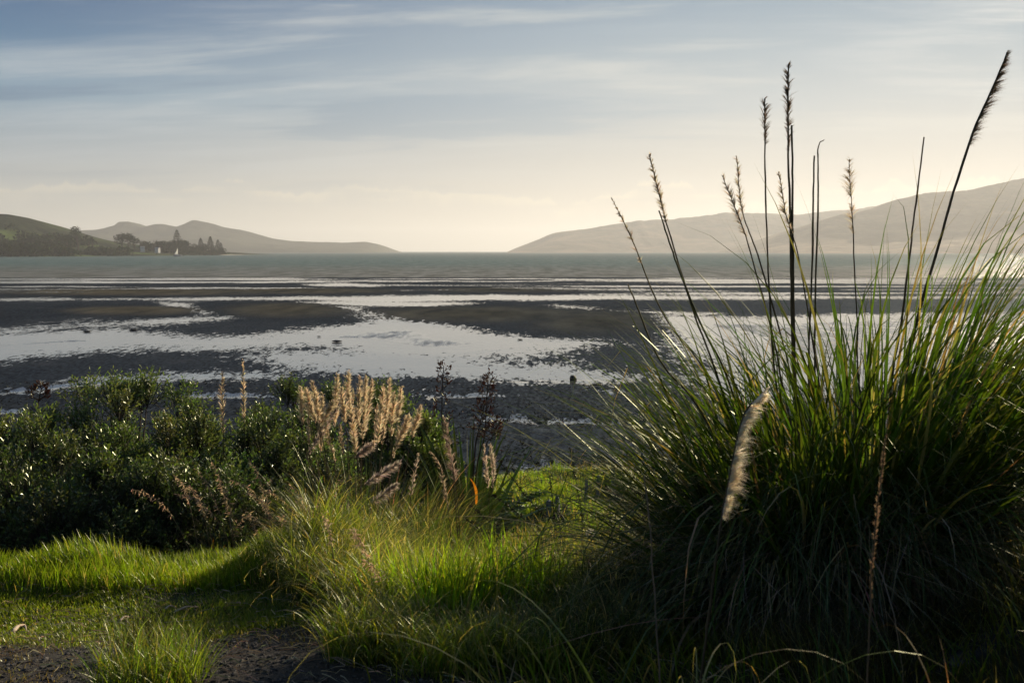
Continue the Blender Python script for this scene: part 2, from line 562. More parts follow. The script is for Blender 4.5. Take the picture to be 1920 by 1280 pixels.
def water_nodes(t, co, ripple):
    """water film reflecting the sky: ripples in two sizes, calmer near the edges"""
    wv = t.n('ShaderNodeMapping', {'Vector': co, 'Scale': (1.0, 0.55, 1.0), 'Rotation': (0, 0, 0.35)}).outputs[0]
    h1 = t.noise(wv, 2.4, 3, 0.55, 0.4)
    h2 = t.noise(wv, 9.0, 2, 0.5, 0.2)
    h = t.m('ADD', t.m('MULTIPLY', h1, 0.6), t.m('MULTIPLY', h2, 0.25))
    b = t.n('ShaderNodeBump', {'Strength': ripple, 'Distance': 0.05, 'Height': h})
    return b.outputs[0]


# mudflat: dark wet mud, browner on the drier banks, film of water wherever 'wet' and fine noise say so
m, t = new_mat('tidal_mud')
co = t.n('ShaderNodeTexCoord').outputs['Object']
wet = t.n('ShaderNodeAttribute', attribute_name='wet').outputs['Fac']
dry = t.n('ShaderNodeAttribute', attribute_name='dry').outputs['Fac']
weed = t.n('ShaderNodeAttribute', attribute_name='weed').outputs['Fac']
mp = t.n('ShaderNodeMapping', {'Vector': co, 'Rotation': (0, 0, 0.12), 'Scale': (1.0, 0.3, 1.0)}).outputs[0]
na = t.noise(mp, 0.22, 5, 0.6); nb = t.noise(mp, 2.0, 6, 0.72); nc = t.noise(mp, 7.0, 4, 0.7)
spk = t.m('ADD', t.m('ADD', t.m('MULTIPLY', t.m('SUBTRACT', na, 0.5), 0.9), t.m('MULTIPLY', t.m('SUBTRACT', nb, 0.5), 2.0)),
          t.m('MULTIPLY', t.m('SUBTRACT', nc, 0.5), 1.4))
wsum = t.m('ADD', wet, spk)
wmask = t.ss(wsum, 0.44, 0.54)
mudc = t.ramp(t.noise(mp, 0.8, 6, 0.65), [(0.3, (0.010, 0.0125, 0.015)), (0.55, (0.022, 0.025, 0.027)), (0.75, (0.044, 0.045, 0.046))])
dryc = t.ramp(t.noise(mp, 0.35, 6, 0.6), [(0.3, (0.075, 0.062, 0.042)), (0.7, (0.23, 0.18, 0.105))])
weedc = t.ramp(t.noise(mp, 3.0, 6, 0.75), [(0.35, (0.006, 0.006, 0.006)), (0.6, (0.022, 0.022, 0.02)), (0.75, (0.075, 0.07, 0.06))])
mudc = t.mix(1.0, mudc, t.ramp(t.noise(mp, 0.11, 5, 0.65), [(0.35, (0.55, 0.58, 0.62)), (0.65, (1.75, 1.5, 1.25))]), 'MULTIPLY')
base = t.mix(weed, t.mix(t.ss(dry, 0.15, 0.75), mudc, dryc), weedc)
bmp = t.n('ShaderNodeBump', {'Strength': 0.45, 'Distance': 0.03, 'Height': t.m('ADD', nc, t.noise(co, 12, 4, 0.7))})
mdf = t.n('ShaderNodeBsdfDiffuse', {'Color': base, 'Roughness': 1.0, 'Normal': bmp.outputs[0]})
mgl = t.n('ShaderNodeBsdfGlossy', {'Color': (0.75, 0.87, 1.0, 1), 'Roughness': 0.55, 'Normal': bmp.outputs[0]})
glw = t.m('MULTIPLY', t.ramp(nc, [(0.35, (0.015, 0.015, 0.015)), (0.7, (0.10, 0.10, 0.10))]), t.m('SUBTRACT', 1.0, t.m('MULTIPLY', dry, 0.8)))
mud = t.n('ShaderNodeMixShader', {0: glw, 1: mdf.outputs[0], 2: mgl.outputs[0]})
rip = t.ss(wsum, 0.7, 1.6, 0.06, 0.35)
nrm = water_nodes(t, co, rip)
wat = t.n('ShaderNodeBsdfPrincipled', {'Base Color': (0.09, 0.09, 0.09, 1), 'Roughness': 0.12, 'IOR': 1.5, 'Specular IOR Level': 1.0, 'Normal': nrm})
mx = t.n('ShaderNodeMixShader', {0: wmask, 1: mud.outputs[0], 2: wat.outputs[0]})
t.n('ShaderNodeOutputMaterial', {'Surface': mx.outputs[0]})
M['tidal_mud'] = m

m, t = new_mat('pool_water')
co = t.n('ShaderNodeTexCoord').outputs['Object']
wet = t.n('ShaderNodeAttribute', attribute_name='wet').outputs['Fac']
na = t.noise(co, 0.12, 4, 0.6)
mp = t.n('ShaderNodeMapping', {'Vector': co, 'Scale': (1.0, 0.16, 1.0), 'Rotation': (0, 0, 0.25)}).outputs[0]
fine = t.ss(t.noise(mp, 1.6, 4, 0.7), 0.35, 0.65, 0.35, 1.5)
rip = t.m('MULTIPLY', t.m('MULTIPLY', t.ss(t.m('ADD', wet, t.m('MULTIPLY', na, 0.5)), 1.3, 2.0, 0.12, 0.9), t.ss(na, 0.35, 0.62, 0.4, 1.1)), fine)
nrm = water_nodes(t, co, rip)
wat = t.n('ShaderNodeBsdfPrincipled', {'Base Color': (0.07, 0.073, 0.077, 1), 'Roughness': t.m('MULTIPLY', rip, 0.42), 'IOR': 1.5, 'Specular IOR Level': 1.0, 'Normal': nrm})
t.n('ShaderNodeOutputMaterial', {'Surface': wat.outputs[0]})
M['pool_water'] = m

# sea: choppy, green-grey
m, t = new_mat('sea_water')
co = t.n('ShaderNodeTexCoord').outputs['Object']
mp = t.n('ShaderNodeMapping', {'Vector': co, 'Scale': (1.0, 0.22, 1.0), 'Rotation': (0, 0, 0.06)}).outputs[0]
wv = t.noise(mp, 0.22, 5, 0.75)
h = t.m('ADD', t.noise(co, 0.5, 5, 0.65), t.m('MULTIPLY', wv, 2.0))
b = t.n('ShaderNodeBump', {'Strength': 0.9, 'Distance': 0.7, 'Height': h})
far = t.ss(t.n('ShaderNodeSeparateXYZ', {0: co}).outputs[1], 225.0, 480.0)
sc_ = t.mix(t.ss(wv, 0.36, 0.66), (0.055, 0.095, 0.084), (0.125, 0.172, 0.150))  # light and dark of wave facets painted into the diffuse colour
shal = t.mix(t.ss(wv, 0.36, 0.66), (0.10, 0.10, 0.08), (0.21, 0.20, 0.165))
cc = t.mix(far, shal, sc_)
foam = t.ss(t.noise(mp, 0.7, 4, 0.8), 0.66, 0.70)
cc = t.mix(t.m('MULTIPLY', foam, 0.6), cc, (0.55, 0.54, 0.5))
sd_ = t.n('ShaderNodeBsdfDiffuse', {'Color': cc})
sg_ = t.n('ShaderNodeBsdfGlossy', {'Color': (0.88, 0.9, 0.88, 1), 'Roughness': 0.25, 'Normal': b.outputs[0]})
p = t.n('ShaderNodeMixShader', {0: t.ss(wv, 0.3, 0.7, 0.05, 0.22), 1: sd_.outputs[0], 2: sg_.outputs[0]})
t.n('ShaderNodeOutputMaterial', {'Surface': p.outputs[0]})
M['sea_water'] = m


def hill_mat(name, stops, scale, patch=None):
    m, t = new_mat(name)
    co = t.n('ShaderNodeTexCoord').outputs['Object']
    mp = t.n('ShaderNodeMapping', {'Vector': co, 'Scale': (1, 1, 2.2)}).outputs[0]
    c = t.ramp(t.noise(mp, scale, 7, 0.62, 0.4), stops)
    if patch:
        k = t.ss(t.noise(mp, patch[1], 5, 0.6, 0.6), 0.5, 0.62)
        c = t.mix(k, c, patch[0])
    b = t.n('ShaderNodeBump', {'Strength': 1.0, 'Distance': 9.0, 'Height': t.noise(mp, scale * 3, 5, 0.6)})
    p = t.n('ShaderNodeBsdfPrincipled', {'Base Color': c, 'Roughness': 0.95, 'Specular IOR Level': 0.05, 'Normal': b.outputs[0]})
    t.n('ShaderNodeOutputMaterial', {'Surface': p.outputs[0]})
    return m


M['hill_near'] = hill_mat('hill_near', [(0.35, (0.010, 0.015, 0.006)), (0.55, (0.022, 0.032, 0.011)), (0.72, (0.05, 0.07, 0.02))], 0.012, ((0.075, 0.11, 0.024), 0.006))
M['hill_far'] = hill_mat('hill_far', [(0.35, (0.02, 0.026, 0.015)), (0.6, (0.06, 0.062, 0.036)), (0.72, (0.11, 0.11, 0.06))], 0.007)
M['hill_sand'] = hill_mat('hill_sand', [(0.38, (0.045, 0.030, 0.016)), (0.52, (0.10, 0.064, 0.034)), (0.66, (0.21, 0.13, 0.07))], 0.006)

# ------------------------------------------------------------------ the bank we stand on
xs = np.concatenate([np.linspace(-40, -7, 34)[:-1], np.linspace(-7, 8, 260), np.linspace(8, 40, 33)[1:]])
ys = np.concatenate([np.linspace(-25, 2, 28)[:-1], np.linspace(2, 12, 180), np.linspace(12, 40, 150)[1:]])
GX, GY = np.meshgrid(xs, ys)
GZ = terr(GX, GY)
nx, ny = len(xs), len(ys)


def grid_faces(nx, ny):
    i = np.arange(ny - 1)[:, None] * nx + np.arange(nx - 1)[None]
    i = i.ravel()
    return np.concatenate([np.stack([i, i + 1, i + nx + 1], 1), np.stack([i, i + nx + 1, i + nx], 1)])


def clay_fn(x, y):
    a = np.exp(-((x - 0.50 * y - 0.02) / 0.45) ** 2) * smooth(y, 3.4, 4.2) * smooth(y, 8.5, 6.8)
    b = np.exp(-(((x - 1.75) / 0.55) ** 2 + ((y - 4.15) / 0.35) ** 2))
    return np.clip(a * 0.5 + b * 0.5, 0, 1)


def gravel_fn(x, y):
    return smooth(y + 0.25 * np.sin(x * 2.2) + 0.2 * fbm(x * 2, y * 2, 6, 3), 5.05, 4.65) * smooth(x, 0.1, -0.6) * smooth(y, 1.0, 2.0)


g = Geo().add(np.stack([GX, GY, GZ], -1).reshape(-1, 3), grid_faces(nx, ny))
g.build('ground', M['bank_soil'], kind='structure', smooth_=True,
        attrs={'clay': clay_fn(GX, GY).ravel(), 'gravel': gravel_fn(GX, GY).ravel()})

# ------------------------------------------------------------------ mudflat and tidal pools
POOLS = [
    # upper thin arm on the left
    [(-900, 640), (-200, 630), (0, 619), (100, 611), (250, 600), (360, 594), (430, 593), (445, 597), (340, 604), (250, 609), (120, 618), (0, 628), (-900, 655)],
    # broad left arm
    [(-900, 640), (0, 624), (100, 617), (230, 617), (300, 625), (380, 632), (470, 631), (520, 622), (585, 613), (660, 607), (681, 603), (660, 590), (640, 582), (618, 575), (665, 573), (700, 583), (740, 592), (800, 602),
     (860, 610), (912, 624), (1016, 634), (1102, 641), (1016, 652), (951, 660), (870, 667), (780, 668), (690, 664), (640, 652), (560, 648), (475, 650), (375, 650), (275, 651), (225, 657), (150, 661), (50, 668), (0, 676), (-900, 740)],
    # lower lobe running to the boulder
    [(478, 669), (520, 661), (600, 659), (700, 660), (800, 664), (880, 672), (964, 686), (1042, 688), (1094, 700), (1174, 707), (1160, 712), (1068, 714), (990, 714), (860, 700), (740, 699), (634, 695), (556, 685)],
    # diagonal streaks between the two banks
    [(300, 566), (345, 570), (372, 578), (402, 590), (370, 590), (340, 580)],
    [(560, 566), (700, 564), (900, 568), (800, 575), (700, 574), (620, 572)],
    [(1215, 590), (1400, 596), (1700, 588), (2300, 584), (2300, 690), (1900, 690), (1600, 735), (1420, 770), (1330, 730), (1400, 690), (1300, 640)],
    [(-900, 559), (0, 560), (500, 557), (900, 552), (1400, 554), (2600, 554), (2600, 558), (1300, 561), (900, 563), (720, 567), (560, 562), (0, 563), (-900, 561)],
    [(1040, 572), (1180, 582), (1330, 588), (1300, 592), (1150, 586), (1050, 578)],
    [(-400, 752), (0, 733), (180, 716), (330, 704), (470, 706), (330, 711), (180, 724), (0, 741), (-400, 765)],
    [(330, 738), (470, 739), (520, 744), (430, 748), (340, 745)],
    [(790, 741), (900, 739), (950, 744), (850, 749), (795, 746)],
    [(880, 783), (1000, 781), (1180, 792), (1170, 800), (1000, 796), (900, 793)],
    [(1130, 733), (1210, 734), (1190, 738), (1140, 737)],
    [(955, 872), (1050, 868), (1180, 872), (1300, 880), (1400, 905), (1000, 900), (960, 885)],
    [(-300, 768), (20, 768), (60, 773), (0, 779), (-300, 785)],
    [(560, 533), (640, 530), (760, 534), (700, 538), (600, 538)], [(880, 540), (1000, 537), (1250, 541), (1400, 546), (1100, 547), (960, 545)],
    [(1000, 523), (1300, 522), (1900, 526), (1900, 529), (1300, 527), (1050, 526)], [(300, 529), (560, 526), (720, 524), (640, 528), (450, 531)],
]
DRYS = [(250, 583, 130, 9), (540, 582, 125, 14), (900, 590, 240, 16), (1120, 604, 130, 24), (260, 548, 260, 7), (560, 546, 200, 6), (950, 544, 160, 5), (-300, 590, 250, 16)]


def poly_sdf(X_, Y_, poly, ax=7.0):
    """signed distance (inside positive) in a stretched picture-row metric"""
    p = np.array(poly, float); p[:, 0] /= ax
    x = X_ / ax; y = Y_
    d2 = np.full(x.shape, 1e12); inside = np.zeros(x.shape, bool)
    n = len(p)
    for i in range(n):
        a, b = p[i], p[(i + 1) % n]
        e = b - a
        wx, wy = x - a[0], y - a[1]
        tt = np.clip((wx * e[0] + wy * e[1]) / (e @ e), 0, 1)
        d2 = np.minimum(d2, (wx - e[0] * tt) ** 2 + (wy - e[1] * tt) ** 2)
        c = (a[1] > y) != (b[1] > y)
        xi = a[0] + (y - a[1]) / (b[1] - a[1] + 1e-12) * e[0]
        inside ^= c & (x < xi)
    return np.where(inside, 1, -1) * np.sqrt(d2)


pxs = np.linspace(-900, 2800, 430)
pys = np.concatenate([np.linspace(512, 600, 110)[:-1], np.linspace(600, 720, 100)[:-1], np.linspace(720, 960, 100)])[::-1]
PX, PY = np.meshgrid(pxs, pys)
V_ = (640 - PY) / F
dyy = CP + V_ * SP; dzz = -SP + V_ * CP
D_ = -CAM[2] / dzz * dyy
MXW = (PX - 960) / F * (D_ / dyy)
best = np.full(PX.shape, -1e9)
for pl in POOLS:
    s_ = poly_sdf(PX, PY, pl)
    scale_ = np.clip((np.maximum(PY - 471, 1) / 130) ** 1.7, 0.1, 2.2)       # softer edges nearer the viewer
    best = np.maximum(best, s_ / (8.0 * scale_))
wet = np.clip(best, -1.6, 2.4) * 0.50 + 0.47
wet = wet + 0.22 * fbm(MXW * 0.07, D_ * 0.04, 5, 4) * smooth(PY, 500, 560)
# long streaks of water on the outer flats (y 518-556)
stre = fbm(MXW * 0.030 + 0.3 * D_ * 0.03, D_ * 0.16, 21, 5)
outer = smooth(PY, 560, 548)
rightw = smooth(PX, 300, 1100) * 0.20 + 0.05
wet = wet * (1 - outer) + outer * np.maximum(wet * 0.75, 0.30 + stre * 1.7 + rightw)
dry = np.zeros(PX.shape)
for cx, cy_, sx, sy in DRYS:
    dry = np.maximum(dry, np.exp(-((PX - cx) / sx) ** 2 - ((PY - cy_) / sy) ** 2))
wet = wet - dry * 0.6
for cx, cy_, sx, sy, am in [(365, 617, 110, 9, 0.20), (1010, 667, 170, 13, 0.22), (100, 597, 160, 10, 0.16), (560, 700, 260, 9, 0.15), (1000, 722, 260, 8, 0.14), (430, 655, 160, 6, 0.12), (1150, 650, 120, 20, 0.12)]:
    wet = wet + am * np.exp(-((PX - cx) / sx) ** 2 - ((PY - cy_) / sy) ** 2) * (best < 0.3)
wet = wet + 0.08 * smooth(PY, 632, 645) * smooth(PY, 740, 700) * smooth(PX, 700, 950)   # speckled wet ground right of the pool
wet = wet + 0.06 * (dry < 0.3) * smooth(PY, 560, 575)
weed_ = smooth(PY, 708, 735)
wet = wet - weed_ * 0.24 * (best < 0)
Zm = 0.0 - 0.015 * np.clip(wet, 0, 1) + dry * 0.12 + weed_ * (0.04 + 0.09 * fbm(MXW * 0.7, D_ * 0.7, 31, 4)) * (best < 0.05)
g = Geo().add(np.stack([MXW, D_, Zm], -1).reshape(-1, 3), grid_faces(len(pxs), len(pys)))
g.build('mudflat', M['tidal_mud'], kind='structure', smooth_=True, attrs={'wet': wet.ravel(), 'dry': dry.ravel(), 'weed': weed_.ravel()})
# pool water: the cells well inside the pools
cell = np.minimum(np.minimum(wet[:-1, :-1], wet[1:, :-1]), np.minimum(wet[:-1, 1:], wet[1:, 1:])) > 1.28
ii = (np.arange(len(pys) - 1)[:, None] * len(pxs) + np.arange(len(pxs) - 1)[None])[cell]
nn = len(pxs)
ff = np.concatenate([np.stack([ii, ii + 1, ii + nn + 1], 1), np.stack([ii, ii + nn + 1, ii + nn], 1)])
used, inv = np.unique(ff.ravel(), return_inverse=True)
vv = np.stack([MXW, D_, Zm + 0.002], -1).reshape(-1, 3)[used]
Geo().add(vv, inv.reshape(-1, 3)).build('tidal_pool_water', M['pool_water'], kind='structure', smooth_=True, attrs={'wet': wet.ravel()[used]})
# broad seabed and sea
v, f = box(0, 6500, -1.6, 30000, 13400, 0.4)
Geo().add(v, f).build('seabed', M['rock'], kind='structure')
sx_ = np.linspace(-9000, 9000, 140)
sy_ = np.concatenate([[208.0], np.geomspace(212, 12000, 90)])
SX, SY = np.meshgrid(np.sign(np.linspace(-1, 1, 140)) * np.abs(np.linspace(-1, 1, 140)) ** 2.2 * 9000, sy_)
SZ = np.full(SX.shape, 0.02)
SY = SY + np.where(SY < 211, 7 * fbm(SX * 0.01, SX * 0, 77, 4), 0)
Geo().add(np.stack([SX, SY, SZ], -1).reshape(-1, 3), grid_faces(140, len(sy_))).build('sea', M['sea_water'], kind='structure', smooth_=True)

# ------------------------------------------------------------------ hills across the harbour
def ridge(name, pts, dc, db, back, mat, rough=0.12, seed=1, nu=900, nv=30, label=None, gl=1.0):
    """pts: silhouette (px, py); dc crest distance and db shore distance (numbers or per-point lists)"""
    pts = np.array(pts, float)
    u = np.linspace(pts[0, 0], pts[-1, 0], nu)
    py = np.interp(u, pts[:, 0], pts[:, 1])
    ker = np.array([1, 2, 3, 2, 1]) / 9
    py = np.convolve(np.pad(py, 2, 'edge'), ker, 'valid')
    DC = np.interp(u, pts[:, 0], np.broadcast_to(dc, len(pts))); DB = np.interp(u, pts[:, 0], np.broadcast_to(db, len(pts)))
    crest = np.array([P(a, b, d) for a, b, d in zip(u, py, DC)])
    H = np.maximum(crest[:, 2], 0.0)
    rows = []
    H = H * (1 + 0.05 * fbm(crest[:, 0] * 0.012, crest[:, 0] * 0, seed, 5))
    for k in range(nv):
        t_ = [q_ * 0.7 / (nv - 9) for q_ in range(nv - 9)][k] if k < nv - 9 else 0.7 + 0.3 * (k - (nv - 9)) / 8
        if t_ < 0.6999:
            q = t_ / 0.7
            prof = q ** 1.15 * (1 - 0.2 * np.sin(math.pi * q))
            y = DB + (DC - DB) * q
        else:
            q = (t_ - 0.7) / 0.3
            prof = 1 - q ** 1.5
            y = DC + back * q
        gul = fbm(crest[:, 0] * 9 / max(DC.mean(), 1) * gl, y * 5 / DC.mean() * gl + 3, seed + 5, 5)
        amp = rough * np.sin(math.pi * t_ / 0.7) * (1 - t_ / 0.7) if t_ < 0.7 else 0
        z = H * prof * (1 + 0 * gul) + H * amp * gul * 2.0
        z = z - 2.5 * (1 if k in (0, nv - 1) else 0)
        rows.append(np.stack([crest[:, 0], y, z], -1))
    Vv = np.stack(rows)
    o = Geo().add(Vv.reshape(-1, 3), grid_faces(nu, nv)).build(name, mat, kind='structure', smooth_=True)
    if label: o['label'] = label
    return Vv


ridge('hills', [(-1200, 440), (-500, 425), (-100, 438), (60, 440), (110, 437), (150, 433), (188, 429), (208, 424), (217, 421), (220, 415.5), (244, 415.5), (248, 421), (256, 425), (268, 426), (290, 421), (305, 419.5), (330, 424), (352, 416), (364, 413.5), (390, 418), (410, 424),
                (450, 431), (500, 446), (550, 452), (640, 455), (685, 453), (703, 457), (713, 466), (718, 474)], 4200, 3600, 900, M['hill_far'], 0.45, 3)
ridge('hills', [(948, 474), (960, 468), (985, 458), (1000, 452), (1040, 436), (1100, 429), (1200, 414), (1300, 406), (1400, 398), (1450, 400), (1500, 402), (1560, 395),
                (1650, 384), (1700, 382), (1850, 385), (2200, 390), (3000, 400)], 4700, 3900, 1000, M['hill_sand'], 0.36, 8)
ridge('hills', [(1380, 474), (1440, 452), (1500, 426), (1560, 407), (1640, 389), (1655, 384), (1680, 374), (1720, 364), (1780, 359), (1850, 349), (1920, 334), (2050, 326), (2300, 324), (3000, 330), (3800, 440)],
      3300, 2500, 900, M['hill_sand'], 0.36, 12)
LEFT = ridge('headland', [(-1500, 420), (-700, 392), (-300, 392), (-60, 400), (0, 403), (20, 404), (60, 415), (90, 427), (120, 437), (150, 445), (200, 453), (260, 461), (330, 467), (390, 472), (425, 478), (432, 482)],
             [1300] * 8 + [1300, 1300, 1300, 1320, 1350, 1400, 1440, 1450], [860] * 8 + [870, 900, 930, 980, 1080, 1240, 1400, 1430], 350, M['hill_near'], 0.3, 17, gl=2.0)

LX, LY, LZ = LEFT[..., 0], LEFT[..., 1], LEFT[..., 2]


def land_z(x, y):
    i = int(np.argmin((LX[0] - x) ** 2))
    return float(np.interp(y, LY[:, i], LZ[:, i]))


# beach at the tip of the headland
bp = []
for a in np.linspace(415, 470, 24):
    q = (a - 415) / 55
    y0 = 1400 + 60 * q
    A = P(a, 480, y0); A[2] = 0.0
    bp.append([A + (0, -12 * (1 - q), 0.1), A + (0, 10, 0.9 * (1 - q) + 0.1), A + (0, 24 * (1 - q) + 12, 0.1)])
bp = np.array(bp).transpose(1, 0, 2)
Geo().add(bp.reshape(-1, 3), grid_faces(24, 3)).build('beach', M['beach_sand'], kind='structure', smooth_=True)


def round_tree(px, d, h, wdt, label, group, nleaf=420, flat=0.75, stemh=0.35, col=(0.022, 0.032, 0.013), name='round_tree', cat='tree', lumps=7, dz=0.0):
    x = (px - 960) / F * d
    z0 = max(land_z(x, d), 0.3) + dz
    e = empty(name, (x, d, z0), label, cat, group)
    tr = Geo(); cr = Geo()
    hb = h * stemh
    tr.add(*tube([(0, 0, -1), (0.02 * h, 0, hb * 0.6), (0, 0, h * 0.75)], [h * 0.035, h * 0.025, h * 0.008], 5))
    cs = []
    for _ in range(lumps):
        a = rng.uniform(0, 2 * math.pi); r = wdt * 0.5 * rng.uniform(0.15, 0.62)
        c = np.array([r * math.cos(a), r * math.sin(a), hb + (h - hb) * rng.uniform(0.3, 0.82)])
        cs.append((c, wdt * rng.uniform(0.16, 0.27)))
        tr.add(*tube([(0, 0, hb * 0.7), c * (0.5, 0.5, 0.75), c], [h * 0.012, h * 0.008, h * 0.003], 4))
    per = nleaf // lumps
    for c, r in cs:
        dirs = norm(rng.normal(size=(per, 3)))
        pos = c + dirs * r * rng.uniform(0.55, 1.05, (per, 1)) * (1, 1, flat)
        lv, lf = scatter_leaves(pos, norm(dirs + rng.normal(size=(per, 3)) * 0.8), rng.uniform(0.6, 1.3, per) * wdt / 12, rng.uniform(0.5, 0.9, per) * wdt / 12)
        cr.add(lv, lf, np.repeat(jitter(col, per, 0.3), 4, 0))
    tr.build('trunk', M['bark'], e); cr.build('crown', M['far_leaf'], e)
    return e


def norfolk_pine(px, d, h, label, group, sparse=1.0, dz=0.0):
    x = (px - 960) / F * d
    z0 = max(land_z(x, d), 0.3) + dz
    e = empty('norfolk_pine', (x, d, z0), label, 'tree', group)
    Geo().add(*tube([(0, 0, -1), (0, 0, h * 0.5), (0, 0, h)], [h * 0.02, h * 0.012, 0.05], 5)).build('trunk', M['bark'], e)
    cr = Geo()
    nl = int(15 * sparse)
    for k in range(nl):
        q = k / (nl - 1)
        zz = h * (0.18 + 0.8 * q)
        R_ = h * 0.26 * (1 - q) ** 0.8 * rng.uniform(0.8, 1.1) + 0.25
        nb_ = 7
        off = rng.uniform(0, 6)
        for j in range(nb_):
            a = off + j * 2 * math.pi / nb_
            ds = np.array([math.cos(a), math.sin(a), 0.18])
            n_ = 16
            s_ = rng.uniform(0.2, 1.0, n_)[:, None]
            pos = np.array([0, 0, zz]) + ds * R_ * s_
            lv, lf = scatter_leaves(pos, norm(ds + rng.normal(size=(n_, 3)) * (0.6, 0.6, 0.35)), np.full(n_, h * 0.055), np.full(n_, h * 0.028))
            cr.add(lv, lf, np.repeat(jitter((0.016, 0.024, 0.012), n_, 0.25), 4, 0))
    cr.build('crown', M['far_leaf'], e)
    return e


T = 'trees on the far headland'
norfolk_pine(335, 1300, 30, 'tall open norfolk pine rising highest from the trees near the boat', T, 0.85)
norfolk_pine(379, 1360, 21, 'broad dense norfolk pine, first of the pines toward the tip of the headland', T)
norfolk_pine(397, 1370, 25, 'pointed norfolk pine between the broad dense one and the pair at the tip', T)
norfolk_pine(411, 1390, 21, 'norfolk pine of the pair by the tip of the headland, the one further inland', T, 0.9)
norfolk_pine(416.5, 1395, 17, 'last and smallest norfolk pine, closest to the sandy tip of the headland', T, 0.9)
norfolk_pine(349, 1320, 14, 'small norfolk pine just right of the tallest open pine', T, 0.8)
norfolk_pine(353.5, 1330, 15, 'thin norfolk pine second to the right of the tallest open pine', T, 0.8)
norfolk_pine(305, 1280, 12, 'thin dark pine standing alone above the houses', T, 0.7)
round_tree(149, 1120, 30, 19, 'tall bare-stemmed tree with a flat broken crown on the headland meadow', T, 360, 0.6, 0.55)
round_tree(129, 1120, 20, 15, 'dark conical tree left of the tall flat-crowned tree on the headland', T, 340, 1.1, 0.2)
round_tree(170, 1160, 19, 10, 'thin wispy tree right of the tall flat-crowned tree', T, 90, 0.6, 0.5, lumps=4)
round_tree(177, 1160, 17, 8, 'small umbrella-topped tree on the slope of the headland', T, 160, 0.6, 0.6, lumps=4)
round_tree(232, 1230, 22, 20, 'wide spreading tree at the left end of the grove behind the houses', T, 600, 0.7, 0.35)
round_tree(243, 1240, 23, 19, 'tallest spreading tree of the grove behind the houses', T, 600, 0.7, 0.4)
round_tree(254, 1240, 18, 16, 'spreading tree at the right end of the grove behind the houses', T, 480, 0.7, 0.35)
round_tree(267, 1250, 15, 8, 'slim tree beside the upper white house', T, 240, 0.8, 0.5, lumps=5)
round_tree(278, 1250, 14, 16, 'dense round tree between the two white houses', T, 520, 0.9, 0.15)
belt = [(296, 1290, 9, 13, 'low bushy tree directly right of the smaller white house'), (306, 1290, 12, 16, 'bushy tree under the lone thin pine on the headland'),
        (317, 1300, 10, 14, 'low bushy tree between the lone thin pine and the tallest open pine'), (325, 1300, 13, 16, 'bushy tree hugging the left foot of the tallest open pine'),
        (343, 1320, 13, 16, 'bushy tree hugging the right foot of the tallest open pine'), (354, 1330, 14, 16, 'tallest bushy tree, below the two thin norfolk pines'),
        (363, 1340, 10, 14, 'low bushy tree just right of the two thin norfolk pines'), (372, 1350, 9, 12, 'lowest bushy tree, left of the broad dense norfolk pine'),
        (386, 1360, 13, 13, 'bushy tree filling the gap between the broad and the pointed pines'), (404, 1380, 10, 12, 'low bushy tree right of the pointed norfolk pine'),
        (419, 1400, 9, 10, 'last low bushy tree above the sandy tip of the headland')]
for px, d, h, wd, lb in belt:
    round_tree(px, d, h * 1.25, wd * 1.25, lb, T, 460, 0.9, 0.1, dz=0.0)
# dark scrub covering the lower slope, far too many shrubs to count
sc = Geo()
nS = 3600
px_s = rng.uniform(-350, 425, nS)
q_s = rng.uniform(0, 1, nS) ** 1.3
for px, q in zip(px_s, q_s):
    lim = np.interp(px, [-350, 0, 120, 250, 330, 425], [0.8, 0.8, 0.9, 0.85, 1.0, 1.0])
    dmin = np.interp(px, [-350, 60, 200, 330, 400, 425], [862, 880, 940, 1090, 1260, 1400])
    dmax = np.interp(px, [-350, 60, 200, 330, 425], [1300, 1300, 1300, 1350, 1440])
    d = dmin + 4 + (dmax - dmin) * q * lim
    x = (px - 960) / F * d
    if 0.6 < float(vnoise(x * 0.02, d * 0.02, 44)) and q > 0.3 and px < 330:
        continue
    z0 = land_z(x, d)
    if z0 < -0.5: continue
    r = rng.uniform(3.5, 8.5) * (0.55 if px > 330 else 1)
    n_ = 34
    dirs = norm(rng.normal(size=(n_, 3)) + (0, -0.3, 0.5))
    pos = np.array([x, d, max(z0, 0) + r * 0.25]) + dirs * r * rng.uniform(0.5, 1, (n_, 1)) * (1, 1, 0.8)
    lv, lf = scatter_leaves(pos, norm(dirs + rng.normal(size=(n_, 3)) * 0.7), np.full(n_, r * 0.5), np.full(n_, r * 0.38))
    sc.add(lv, lf, np.repeat(jitter((0.02, 0.03, 0.012), n_, 0.3) * rng.uniform(0.6, 1.5), 4, 0))
sc.build('headland_scrub', M['far_leaf'], kind='stuff', label='dark scrub covering the lower slopes of the far headland', cat='scrub')


